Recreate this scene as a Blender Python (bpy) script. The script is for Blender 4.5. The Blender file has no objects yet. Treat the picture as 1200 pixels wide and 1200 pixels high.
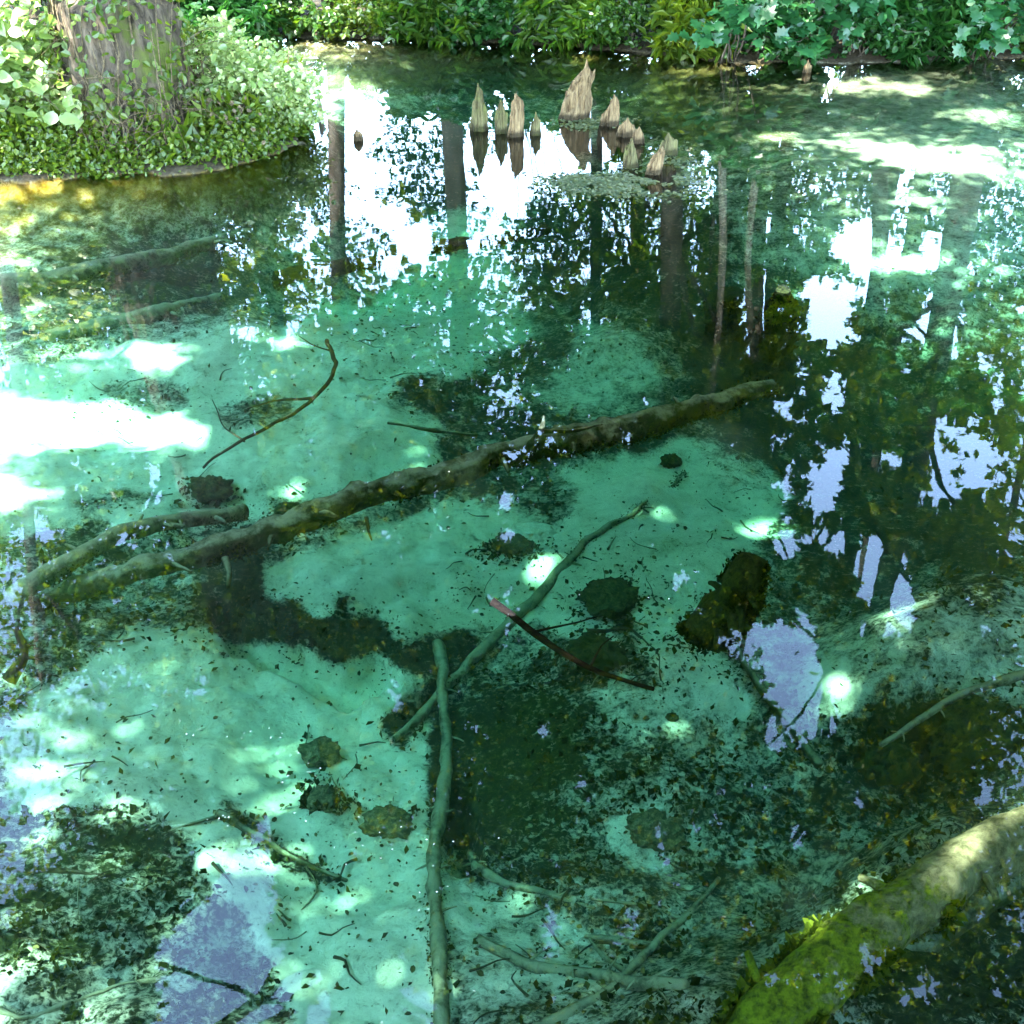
import bpy, math, numpy as np
from mathutils import Vector
C = bpy.context.scene.collection
R = math.radians
rng = np.random.default_rng(11)

# ------------------------------------------------------------------ camera
CAM_H, PITCH, FOV = 3.0, 33.0, 50.0
F_PX = 600 / math.tan(R(FOV / 2))
cam_d = bpy.data.cameras.new('camera'); cam = bpy.data.objects.new('camera', cam_d); C.objects.link(cam)
cam.location = (0, 0, CAM_H); cam.rotation_euler = (R(90 - PITCH), 0, 0)
cam_d.angle = R(FOV); cam_d.clip_start = 0.05; cam_d.clip_end = 1500
bpy.context.scene.camera = cam

# ------------------------------------------------------------------ light
SUN = Vector((-0.58, -0.58, 1.22)).normalized()
sun_el = math.asin(SUN.z); sun_az = math.atan2(SUN.x, SUN.y)
world = bpy.data.worlds.new('World'); bpy.context.scene.world = world; world.use_nodes = True
wn = world.node_tree.nodes; wl = world.node_tree.links
sky = wn.new('ShaderNodeTexSky'); sky.sky_type = 'NISHITA'; sky.sun_disc = False
sky.sun_elevation = sun_el; sky.sun_rotation = sun_az; sky.air_density = 1.05; sky.dust_density = 0.4; sky.ozone_density = 0.8
wl.new(sky.outputs[0], wn['Background'].inputs[0]); wn['Background'].inputs[1].default_value = 0.15
sl = bpy.data.lights.new('sun', 'SUN'); sl.energy = 2.2; sl.angle = R(0.53); sl.color = (1.0, 0.95, 0.86)
so = bpy.data.objects.new('sun', sl); C.objects.link(so)
so.rotation_euler = SUN.to_track_quat('Z', 'Y').to_euler()
vs = bpy.context.scene.view_settings
vs.view_transform = 'Standard'; vs.look = 'None'; vs.gamma = 1.0; vs.use_curve_mapping = False
vs.exposure = 5.0
cy = bpy.context.scene.cycles
cy.max_bounces = 8; cy.diffuse_bounces = 4; cy.glossy_bounces = 3; cy.transmission_bounces = 4; cy.transparent_max_bounces = 12
cy.caustics_reflective = False; cy.caustics_refractive = False; cy.sample_clamp_indirect = 3.0
cy.use_denoising = True

# ------------------------------------------------------------------ projections (photo pixels, 1200 x 1200)
sp_, cp_ = math.sin(R(PITCH)), math.cos(R(PITCH))
def G(px, py, z=0.0):
    dx = (px - 600) / F_PX; v = (600 - py) / F_PX
    dy = cp_ + v * sp_; dz = -sp_ + v * cp_
    t = (z - CAM_H) / dz
    return Vector((dx * t, dy * t, z))
def A(px, py, y):
    """the point seen at a pixel, at world distance y"""
    dx = (px - 600) / F_PX; v = (600 - py) / F_PX
    t = y / (cp_ + v * sp_)
    return Vector((dx * t, y, CAM_H + (-sp_ + v * cp_) * t))
def Ar(px, py, y):
    """the point whose mirror image in the water is seen at a pixel, at distance y"""
    p = A(px, py, y); return Vector((p.x, p.y, -p.z))
def proj(P):
    P = np.asarray(P, float)
    d = P - np.array([0, 0, CAM_H])
    f = d[:, 1] * cp_ - d[:, 2] * sp_
    u = d[:, 1] * sp_ + d[:, 2] * cp_
    ok = f > 0.05
    f = np.where(ok, f, 1)
    return 600 + F_PX * d[:, 0] / f, 600 - F_PX * u / f, ok

# ------------------------------------------------------------------ noise
def _hash(i, j, k, s):
    n = (i * 374761393 + j * 668265263 + k * 2147483647 * 3 + s * 974634777) & 0xffffffff
    n = ((n ^ (n >> 13)) * 1274126177) & 0xffffffff
    n = ((n ^ (n >> 15)) * 2246822519) & 0xffffffff
    return ((n ^ (n >> 16)) & 0xffffff) / float(0xffffff)
def vnoise(P, s=0):
    P = np.asarray(P, float)
    if P.shape[1] == 2: P = np.column_stack([P, np.zeros(len(P))])
    I = np.floor(P).astype(np.int64); f = P - I; f = f * f * (3 - 2 * f)
    r = 0
    for a in (0, 1):
        for b in (0, 1):
            for c in (0, 1):
                w = (f[:, 0] if a else 1 - f[:, 0]) * (f[:, 1] if b else 1 - f[:, 1]) * (f[:, 2] if c else 1 - f[:, 2])
                r = r + w * _hash(I[:, 0] + a, I[:, 1] + b, I[:, 2] + c, s)
    return r
def fbm(P, s=0, o=4):
    P = np.asarray(P, float); r = 0; a = .5; t = 0
    for i in range(o):
        r = r + a * vnoise(P * 2 ** i, s + i); t += a; a *= .5
    return r / t

# ------------------------------------------------------------------ masks over the place (stored by direction, 4 px cells, padded)
PAD, CELL = 200, 4
NM = (1200 + 2 * PAD) // CELL
gy, gx = np.mgrid[0:NM, 0:NM]
GX = gx * CELL - PAD; GY = gy * CELL - PAD
def blank(v=0.0): return np.full((NM, NM), float(v))
def ell(M, cx, cy_, rx, ry, v=1.0, rot=0, soft=.25):
    a = R(rot); dx = GX - cx; dy = GY - cy_
    u = (dx * math.cos(a) + dy * math.sin(a)) / rx; w = (-dx * math.sin(a) + dy * math.cos(a)) / ry
    d = np.sqrt(u * u + w * w)
    k = np.clip((1 + soft - d) / (2 * soft), 0, 1)
    M[:] = M * (1 - k) + v * k
def poly(M, pts, v=1.0):
    ins = np.zeros(M.shape, bool); n = len(pts)
    for i in range(n):
        x1, y1 = pts[i]; x2, y2 = pts[(i + 1) % n]
        if y1 == y2: continue
        c = ((y1 > GY) != (y2 > GY)) & (GX < (x2 - x1) * (GY - y1) / (y2 - y1) + x1)
        ins ^= c
    M[ins] = v
def stroke(M, pts, w, v=1.0):
    for (x1, y1), (x2, y2) in zip(pts[:-1], pts[1:]):
        L = (x2 - x1) ** 2 + (y2 - y1) ** 2
        t = np.clip(((GX - x1) * (x2 - x1) + (GY - y1) * (y2 - y1)) / L, 0, 1)
        d = np.hypot(GX - x1 - t * (x2 - x1), GY - y1 - t * (y2 - y1))
        k = np.clip((w * 1.3 - d) / (w * .6), 0, 1)
        M[:] = M * (1 - k) + v * k
def blur(M, n=1):
    for _ in range(n):
        Q = np.pad(M, 1, mode='edge')
        M = (Q[:-2, 1:-1] + Q[2:, 1:-1] + Q[1:-1, :-2] + Q[1:-1, 2:] + 2 * Q[1:-1, 1:-1]) / 6
    return M
def sample(M, px, py, out=0.0):
    u = (px + PAD) / CELL; v = (py + PAD) / CELL
    ok = (u >= 0) & (v >= 0) & (u < NM - 1) & (v < NM - 1)
    u = np.clip(u, 0, NM - 1.001); v = np.clip(v, 0, NM - 1.001)
    i = u.astype(int); j = v.astype(int); fu = u - i; fv = v - j
    r = (M[j, i] * (1 - fu) * (1 - fv) + M[j, i + 1] * fu * (1 - fv) + M[j + 1, i] * (1 - fu) * fv + M[j + 1, i + 1] * fu * fv)
    return np.where(ok, r, out)

# openings cut into the crowns along mirrored view rays, showing sky in the water
SKYGAP = blank(0.10)
GAPS = [(430,160,68,52,1,0),(400,235,55,45,.55,20),(470,240,40,40,.45,0),(590,118,42,20,.8,0),(650,125,35,25,.9,0),(585,215,40,30,1,0),(555,150,12,45,.9,0),
          (690,170,35,40,.85,0),(640,180,30,45,.9,0),(545,200,25,35,.8,0),(405,130,8,40,.8,0),(720,215,50,14,.5,0),
          (285,265,38,55,.7,20),(320,350,60,40,.45,20),(325,400,40,22,.9,10),(255,330,25,30,.5,0),(480,310,35,20,.7,0),(410,300,70,50,.35,0),
          (1030,285,46,34,.9,0),(1092,292,34,26,.85,0),(985,350,50,30,.8,0),(1020,385,90,25,.55,0),(1100,375,25,35,.8,0),(1055,190,30,22,.3,0),
          (890,365,11,55,.95,8),(895,262,14,16,.8,0),(945,480,40,60,.35,0),(1005,560,60,50,.65,0),(1020,600,40,60,.4,0),(1145,545,52,32,.75,0),(1110,500,70,60,.3,0),
          (1130,430,50,30,.35,0),(1175,600,30,60,.4,0),(1030,690,45,70,.75,0),(928,765,40,66,.82,0),(950,840,36,46,.8,0),(920,900,70,50,.45,0),(970,930,70,70,.3,0),
          (255,1130,72,75,1,0),(285,1050,38,60,.9,10),(330,1165,60,40,.85,0),(470,1165,45,45,.8,0),(520,1120,40,50,.4,0),(620,1100,40,30,.4,0),
          (40,600,70,35,.6,-10),(190,560,65,35,.5,0),(250,660,60,30,.35,0),(110,560,60,60,.25,0),(15,690,30,40,.5,0),(120,730,80,60,.2,0),
          (200,890,45,40,.4,0),(120,960,60,40,.3,0),(770,1030,60,50,.3,0),(640,1080,50,50,.35,0),(1150,1080,60,70,.35,0),(1040,1150,60,60,.3,0),(820,1100,60,60,.3,0),
          (560,570,100,30,.22,-15),(400,440,120,60,.2,0),(700,350,60,60,.2,0),(830,470,80,30,.25,0)]
for e in GAPS:
    if e[4] >= .6:
        M2 = blank(0); ell(M2, e[0], e[1], e[2] * 1.55 + 8, e[3] * 1.45 + 8, v=e[4] * .42, rot=e[5], soft=.5); SKYGAP = np.maximum(SKYGAP, M2)
for e in GAPS: ell(SKYGAP, *e[:4], v=e[4] * (1 if e[4] > .5 else .8), rot=e[5])
M2 = blank(0); ell(M2, 1060, 500, 150, 130, .33, soft=.5); ell(M2, 960, 740, 100, 140, .30, soft=.5); SKYGAP = np.maximum(SKYGAP, M2); ell(SKYGAP, 420, 265, 85, 80, .36); ell(SKYGAP, 432, 165, 66, 46, .52); ell(SKYGAP, 600, 120, 50, 20, .62); ell(SKYGAP, 585, 215, 36, 26, .8); ell(SKYGAP, 255, 1130, 76, 80, .93)
for e in [(395,190,11,60),(527,190,13,80),(793,300,14,90)]: ell(SKYGAP, *e, v=0.0)
SKYGAP = blur(SKYGAP, 2)
# where canopy leaves are cut away so the sun reaches the pond bed
LIT = blank(0.0)
for e in [(100,500,175,40,.84,5),(20,560,65,50,.8,0),(320,558,30,22,.9,0),(150,425,90,20,.9,0),(330,400,40,20,.7,0),(745,578,50,14,.85,0),(612,632,26,26,1,30),(880,585,48,18,.95,0),
          (780,830,22,14,1,0),(1120,745,125,62,.78,10),(985,800,32,26,.9,0),(945,845,30,14,1,0),(350,1050,60,50,.5,30),(270,1000,50,30,.5,10),(70,890,70,38,.45,0),(770,975,42,28,.6,0),
          (1110,1022,165,58,1,-28),(980,1110,100,50,.9,-25),(1110,225,110,16,.72,5),(1160,180,60,12,.7,0),(1050,275,80,10,.6,0),(1000,108,80,9,.9,0),(1070,112,60,8,.9,0),(950,128,60,6,.85,0),(1040,150,70,10,.8,0),(970,205,80,12,.7,0),(1040,325,70,10,.8,0),
          (415,95,80,24,.4,0),(925,342,26,12,1,0),(545,262,36,15,.8,0),(760,860,120,40,.36,0),(60,240,160,18,.8,0),(830,340,50,20,.5,0),(1150,325,60,8,.5,0),(170,800,60,50,.3,0),(250,870,60,50,.3,0),(470,520,60,24,.5,0)]:
    ell(LIT, *e[:4], v=e[4], rot=e[5])
for e in [(1000,200,240,110,0,0),]: pass
ell(LIT, 200, 160, 290, 82, 1.0); ell(LIT, 482, 58, 58, 20, 1.0); ell(LIT, 100, 232, 175, 24, .95)
LIT = blur(LIT, 1)
# pond bed: 1 = pale lime silt, 0 = dark leaf mould and algae, plus painted dark reflections
SILT = blank(0.40)
for p in [[(200,372),(330,388),(380,360),(450,350),(500,300),(580,320),(625,390),(600,430),(550,450),(545,520),(480,570),(400,600),(330,610),(250,610),(120,640),(-60,660),(-60,440),(80,415),(160,400)],
          [(640,540),(800,515),(900,545),(930,600),(870,650),(835,700),(805,745),(850,780),(880,830),(870,880),(800,880),(760,830),(700,780),(640,730),(600,700),(640,600)],
          [(290,752),(340,742),(400,770),(440,737),(490,760),(515,860),(530,1210),(450,1260),(380,1260),(300,1080),(230,1000),(180,940),(10,950),(0,860),(80,800),(150,740),(250,740)],
          [(295,680),(350,650),(500,600),(560,590),(680,590),(720,640),(660,710),(600,740),(545,765),(490,755),(430,735),(380,722),(320,712)]]:
    poly(SILT, p, 1.0)
for e in [(545,266,46,22,.9,0),(545,325,60,30,.9,0),(770,978,46,36,.85,0),(985,800,44,36,.95,0),(1130,745,150,80,.62,10),(570,1045,60,52,.8,0),(620,1120,120,55,.7,0),
          (700,430,95,50,.7,-10),(1040,150,130,70,.7,0),(1080,260,170,90,.7,0),(860,310,70,40,.55,0),(900,200,60,50,.45,0),(415,98,110,38,.75,0),(720,880,150,60,.42,0),(760,820,60,40,.7,0),
          (100,330,150,30,.62,-6),(180,380,80,25,.6,0),(560,1000,50,40,.6,0),(960,960,150,40,.3,-25),(700,1060,90,20,.4,0),(1080,180,160,30,.75,0),(80,1040,60,60,.35,0),(130,1000,90,30,.2,0)]:
    ell(SILT, *e[:4], v=e[4], rot=e[5])
for e in [([(255,700),(300,726),(345,730),(400,752),(430,738)],24,.0),([(255,695),(270,735)],17,.1),([(430,745),(480,775),(530,760)],16,.0),([(400,700),(408,745)],9,.05),([(470,770),(530,750)],16,.1),([(560,560),(650,530),(760,510)],22,.1),([(350,610),(300,640),(240,660)],14,.15),
          ([(700,700),(730,740),(760,800)],12,.3),([(560,740),(470,870)],11,.25),([(480,465),(560,470),(600,500)],22,.15),([(460,850),(510,820)],16,.1),([(100,600),(130,590),(190,580)],8,.3),
          ([(130,460),(210,465)],14,.45),([(320,600),(370,590),(400,580)],6,.3),([(540,520),(560,470),(640,410)],30,.25),([(270,490),(330,480)],14,.4),([(600,560),(650,590)],24,.35),([(10,650),(120,640)],25,.3),
          ([(265,950),(330,1000),(400,1035)],9,.2),([(530,860),(530,960),(560,1000)],26,.0),([(660,820),(600,900),(600,1000)],40,.2),([(290,660),(290,720)],16,.02)]:
    stroke(SILT, *e)
for e in [(1060,560,170,110,.10,0),(950,440,120,50,.12,0),(620,900,70,70,.12,0),(1080,900,110,50,.14,0),(1130,1130,120,70,.08,0),(430,200,120,60,.1,0),(720,300,110,60,.14,0),(60,1060,90,60,.3,0),(640,500,50,20,.2,0)]:
    M2 = SILT.copy(); ell(M2, *e[:4], v=e[4], rot=e[5], soft=.5); SILT = np.where(SILT > .7, SILT, M2)
for e in [(1150,560,60,130,.0,0),(890,440,75,110,.0,0),(800,330,50,90,.1,0),(1000,640,70,80,.12,0),(570,900,50,80,.0,0),(1150,1130,120,60,.0,-20),(320,735,80,16,.0,10),(1120,860,90,40,.02,0),(600,1010,60,40,.25,0),(620,78,280,34,0,0),(830,120,110,55,0,0),(560,190,90,50,0,0),(720,260,80,60,.05,0),(170,330,110,50,.15,0)]:  # also paints the mirrored dark trunks and hedge into the bed
    ell(SILT, *e[:4], v=e[4], rot=e[5], soft=.4)
SILT = blur(SILT, 3)
MOSS = blank(0.15)
for e in [(60,1020,150,110,.8,0),(700,900,160,120,.75,0),(960,1120,160,80,.95,-25),(120,720,110,60,.6,0),(800,330,120,80,.6,0),(1100,450,160,80,.7,0),(1120,860,120,70,.8,0),(560,440,80,40,.6,0),(100,225,200,30,.9,0),(720,770,60,30,.8,0),(780,1160,200,60,.8,0),(640,860,60,60,.8,0)]:
    ell(MOSS, *e[:4], v=e[4], rot=e[5])
MOSS = blur(MOSS, 3)
MUD = blank(0.0)
for e in [(415, 98, 115, 36, 1, 0), (1040, 120, 190, 45, 1, 0), (1080, 240, 200, 90, 1, 0), (890, 170, 80, 50, .6, 0)]: ell(MUD, *e[:4], v=e[4], rot=e[5], soft=.5)
MUD = blur(MUD, 3)
DEEP = blank(0.62)          # water depth in metres
for e in [(600,620,420,260,.95,0),(450,900,300,260,1.05,0),(1000,560,260,180,1.1,0),(900,960,260,140,1.1,-20),(1000,200,300,130,.24,0),(1050,110,250,60,.14,0),(420,95,130,50,.05,0),
          (100,245,270,46,.09,0),(150,340,200,60,.45,0),(700,200,90,30,.35,0),(380,300,160,70,1.15,0),(600,330,90,60,.95,0),(1140,760,140,70,.5,0),(150,500,200,60,.75,0),(1120,1020,160,60,.55,-25)]:
    ell(DEEP, *e[:4], v=e[4], rot=e[5], soft=.6)
DEEP = blur(DEEP, 12)
PIT = blank(0.0)
for e in [([(255,700),(300,726),(345,730),(400,752),(430,738)],16),([(470,770),(530,750)],12),([(258,700),(270,730)],10),([(530,880),(535,960)],20)]:
    stroke(PIT, e[0], e[1], 1.0)

# ------------------------------------------------------------------ object helpers
def tag(o, label=None, cat=None, group=None, kind=None):
    if label: o['label'] = label
    if cat: o['category'] = cat
    if group: o['group'] = group
    if kind: o['kind'] = kind
    return o
def empty(name, loc=(0, 0, 0), rz=0):
    o = bpy.data.objects.new(name, None); C.objects.link(o); o.location = loc; o.rotation_euler = (0, 0, rz)
    o.empty_display_size = .2
    return o
def link(name, me, mat=None, parent=None, loc=None):
    o = bpy.data.objects.new(name, me); C.objects.link(o)
    if mat is not None and not me.materials: me.materials.append(mat)
    if parent is not None:
        o.parent = parent
        if loc is None: o.location = [-c for c in parent.location] if parent.rotation_euler.z == 0 else (0, 0, 0)
    if loc is not None: o.location = loc
    return o
def mesh_np(name, V, T, k=3, smooth=True):
    """V (n,3), T (m,k) faces of k corners"""
    V = np.asarray(V, np.float32); T = np.asarray(T, np.int32)
    me = bpy.data.meshes.new(name)
    me.vertices.add(len(V)); me.vertices.foreach_set('co', V.ravel())
    me.loops.add(T.size); me.loops.foreach_set('vertex_index', T.ravel())
    me.polygons.add(len(T)); me.polygons.foreach_set('loop_start', np.arange(0, T.size, k, dtype=np.int32))
    me.update(calc_edges=True)
    me.polygons.foreach_set('use_smooth', np.full(len(T), smooth)); me.update()
    return me
class MB:
    def __init__(s): s.v = []; s.f = []; s.n = 0
    def add(s, V, Fq):
        V = np.asarray(V, float); s.v.append(V); s.f.append(np.asarray(Fq) + s.n); s.n += len(V); return s
    def build(s, name, mat=None, parent=None, smooth=True, loc=None):
        me = mesh_np(name, np.vstack(s.v), np.vstack(s.f), 4, smooth)
        return link(name, me, mat, parent, loc)
def smooth_path(pts, step):
    P = [Vector(p) for p in pts]
    if len(P) == 2: P = [P[0], (P[0] + P[1]) / 2, P[1]]
    out = []; par = []
    Q = [P[0] * 2 - P[1]] + P + [P[-1] * 2 - P[-2]]
    for i in range(1, len(Q) - 2):
        n = max(2, int((Q[i + 1] - Q[i]).length / step))
        for k in range(n):
            t = k / n
            a, b, c, d = Q[i - 1], Q[i], Q[i + 1], Q[i + 2]
            out.append(.5 * ((2 * b) + (c - a) * t + (2 * a - 5 * b + 4 * c - d) * t * t + (3 * b - a - 3 * c + d) * t ** 3))
            par.append((i - 1 + t) / (len(P) - 1))
    out.append(P[-1]); par.append(1.0)
    return np.array([tuple(o) for o in out]), np.array(par)
def tube(mb, pts, r0, r1=None, sides=8, step=.15, amp=0.0, freq=4.0, seed=0, radii=None, flat=1.0, wig=0.0):
    P, t = smooth_path(pts, step); n = len(P)
    r1 = r0 if r1 is None else r1
    if wig: P = P + (np.column_stack([vnoise(P * 3 + 7 * k, seed + k) for k in range(3)]) - .5) * wig + (np.column_stack([vnoise(P * 11 + 5 * k, seed + k) for k in range(3)]) - .5) * wig * .4
    rad = np.interp(t, np.linspace(0, 1, len(radii)), radii) if radii is not None else r0 + (r1 - r0) * t
    T = np.gradient(P, axis=0); T /= np.linalg.norm(T, axis=1)[:, None] + 1e-9
    up = np.array([0.0, 0, 1]) if abs(T[0][2]) < .9 else np.array([0.0, 1, 0])
    S = np.cross(T, up); S /= np.linalg.norm(S, axis=1)[:, None] + 1e-9
    for i in range(1, n):
        s = S[i - 1] - T[i] * np.dot(S[i - 1], T[i]); S[i] = s / (np.linalg.norm(s) + 1e-9)
    B = np.cross(S, T)
    a = np.linspace(0, 2 * np.pi, sides, endpoint=False)
    ring = (S[:, None, :] * np.cos(a)[None, :, None] + B[:, None, :] * np.sin(a)[None, :, None] * flat)
    V = P[:, None, :] + ring * rad[:, None, None]
    V = V.reshape(-1, 3)
    if amp:
        d = (fbm(V * np.asarray(freq), seed, 4) - .5) * 2 * amp
        V = V + ring.reshape(-1, 3) * (d * np.repeat(rad, sides) / max(rad.max(), 1e-6))[:, None]
    i = np.arange(n - 1)[:, None] * sides; j = np.arange(sides)[None, :]; j2 = (j + 1) % sides
    Fq = np.stack([i + j, i + j2, i + sides + j2, i + sides + j], -1).reshape(-1, 4)
    c0 = len(V); V = np.vstack([V, P[0] - T[0] * rad[0] * .25, P[-1] + T[-1] * rad[-1] * .35])
    jj = np.arange(0, sides, 2)
    caps = [[c0, (k + 2) % sides, (k + 1) % sides, k] for k in jj] + [[c0 + 1, (n - 1) * sides + k, (n - 1) * sides + (k + 1) % sides, (n - 1) * sides + (k + 2) % sides] for k in jj]
    mb.add(V, np.vstack([Fq, np.array(caps)]))
    return P
def leaf_mesh(name, P, N, size, kind='diamond', r=rng, droop=.3, smooth=False):
    """one small folded face pair (or four-face broad leaf) per point; P positions, N normals"""
    n = len(P); P = np.asarray(P, float)
    N = N / (np.linalg.norm(N, axis=1)[:, None] + 1e-9)
    D = r.normal(size=(n, 3)); D[:, 2] -= droop; D -= N * (D * N).sum(1)[:, None]; D /= np.linalg.norm(D, axis=1)[:, None] + 1e-9
    S = np.cross(N, D); L = (size * r.uniform(.65, 1.25, n))[:, None]
    if kind == 'diamond':
        V = np.stack([P, P + D * L * .5 - S * L * .34 + N * L * .1, P + D * L, P + D * L * .45 + S * L * .34 + N * L * .1], 1).reshape(-1, 3)
        b = np.arange(n)[:, None] * 4
        T = np.concatenate([b + np.array([[0, 2, 1]]), b + np.array([[0, 3, 2]])])
    elif kind == 'blade':
        V = np.stack([P, P + D * L * .4 - S * L * .09 + N * L * .2, P + D * L - N * L * .1, P + D * L * .4 + S * L * .09 + N * L * .2], 1).reshape(-1, 3)
        b = np.arange(n)[:, None] * 4
        T = np.concatenate([b + np.array([[0, 2, 1]]), b + np.array([[0, 3, 2]])])
    else:
        pts = [(0, 0, 0), (.25, -.3, .07), (.62, -.34, .06), (1, 0, -.1), (.62, .34, .06), (.25, .3, .07)]
        V = np.stack([P + D * L * a + S * L * b_ + N * L * c for a, b_, c in pts], 1).reshape(-1, 3)
        b = np.arange(n)[:, None] * 6
        T = np.concatenate([b + np.array([[0, 2, 1]]), b + np.array([[0, 3, 2]]), b + np.array([[0, 4, 3]]), b + np.array([[0, 5, 4]])])
    return mesh_np(name, V, T, 3, smooth)

# ------------------------------------------------------------------ materials
def mat(name):
    m = bpy.data.materials.new(name); m.use_nodes = True; n = m.node_tree.nodes; n.clear()
    out = n.new('ShaderNodeOutputMaterial'); return m, n, m.node_tree.links, out
def nd(n, t, **k):
    o = n.new(t)
    for a, v in k.items():
        if a.startswith('i_'): o.inputs[a[2:].replace('_', ' ')].default_value = v
        else: setattr(o, a, v)
    return o
def ramp(n, l, src, stops):
    r_ = n.new('ShaderNodeValToRGB'); e = r_.color_ramp.elements
    while len(e) < len(stops): e.new(.5)
    for x, (p, c) in zip(e, stops): x.position = p; x.color = (c[0], c[1], c[2], 1) if isinstance(c, (tuple, list)) else (c, c, c, 1)
    l.new(src, r_.inputs[0]); return r_.outputs[0]
def noise(n, l, scale, detail=5, rough=.6, co=None, dist=0):
    t = n.new('ShaderNodeTexNoise'); t.inputs['Scale'].default_value = scale; t.inputs['Detail'].default_value = detail; t.inputs['Roughness'].default_value = rough; t.inputs['Distortion'].default_value = dist
    if co is not None: l.new(co, t.inputs['Vector'])
    return t.outputs[0]
def mixc(n, l, f, a, b, blend='MIX'):
    m = n.new('ShaderNodeMix'); m.data_type = 'RGBA'; m.blend_type = blend
    for s, v in ((m.inputs[0], f), (m.inputs[6], a), (m.inputs[7], b)):
        if hasattr(v, 'links') or hasattr(v, 'is_linked'): l.new(v, s)
        elif isinstance(v, (int, float)): s.default_value = v
        else: s.default_value = (*v, 1)
    return m.outputs[2]
def mth(n, l, op, a, b=None, clamp=False):
    m = n.new('ShaderNodeMath'); m.operation = op; m.use_clamp = clamp
    for s, v in ((m.inputs[0], a), (m.inputs[1], b)):
        if v is None: continue
        if hasattr(v, 'is_linked'): l.new(v, s)
        else: s.default_value = v
    return m.outputs[0]
def leafmat(name, stops, trans=.52, warm=(1.9, 1.6, .4), gloss=.06, rough=.38):
    m, n, l, o = mat(name)
    geo = n.new('ShaderNodeNewGeometry')
    tc = n.new('ShaderNodeTexCoord')
    big = noise(n, l, .55, 3, .6, tc.outputs['Object'])
    f = mth(n, l, 'ADD', mth(n, l, 'MULTIPLY', geo.outputs['Random Per Island'], .6), mth(n, l, 'MULTIPLY', big, .5), True)
    col = ramp(n, l, f, stops)
    d = n.new('ShaderNodeBsdfDiffuse'); l.new(col, d.inputs[0])
    t = n.new('ShaderNodeBsdfTranslucent'); l.new(mixc(n, l, 1.0, col, warm, 'MULTIPLY'), t.inputs[0])
    mx = n.new('ShaderNodeMixShader'); mx.inputs[0].default_value = trans; l.new(d.outputs[0], mx.inputs[1]); l.new(t.outputs[0], mx.inputs[2])
    g = n.new('ShaderNodeBsdfGlossy'); g.inputs['Roughness'].default_value = rough; g.inputs[0].default_value = (1, 1, 1, 1)
    m2 = n.new('ShaderNodeMixShader'); m2.inputs[0].default_value = gloss; l.new(mx.outputs[0], m2.inputs[1]); l.new(g.outputs[0], m2.inputs[2])
    l.new(m2.outputs[0], o.inputs[0]); return m
LEAF = leafmat('leaf', [(.2, (.014, .050, .005)), (.5, (.025, .076, .008)), (.85, (.052, .110, .012))], gloss=.025)
LEAFY = leafmat('leaf_yellow_green', [(.2, (.028, .070, .005)), (.5, (.052, .10, .007)), (.85, (.10, .15, .012))], gloss=.025)
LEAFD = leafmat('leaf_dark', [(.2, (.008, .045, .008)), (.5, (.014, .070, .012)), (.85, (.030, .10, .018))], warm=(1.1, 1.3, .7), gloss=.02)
LEAFC = leafmat('leaf_canopy', [(.2, (.040, .11, .008)), (.5, (.075, .17, .012)), (.85, (.14, .23, .02))], gloss=.02, trans=.6)
LEAFCY = leafmat('leaf_canopy_yellow', [(.2, (.085, .155, .008)), (.5, (.15, .23, .012)), (.85, (.22, .29, .02))], gloss=.02, trans=.6)
LEAFP = leafmat('leaf_sunlit_pale', [(.15, (.05, .12, .015)), (.4, (.16, .25, .06)), (.8, (.42, .48, .24))], gloss=.06, warm=(1.3, 1.35, .6))  # pale stops paint the blown-out sunlight into the left bank leaves
LEAFM = leafmat('leaf_maple', [(.2, (.012, .075, .022)), (.5, (.020, .10, .030)), (.85, (.035, .13, .035))], warm=(1.0, 1.3, .7), gloss=.03)
WEED = leafmat('weed', [(.2, (.05, .08, .035)), (.5, (.09, .12, .06)), (.85, (.16, .18, .10))], gloss=.05)

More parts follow.
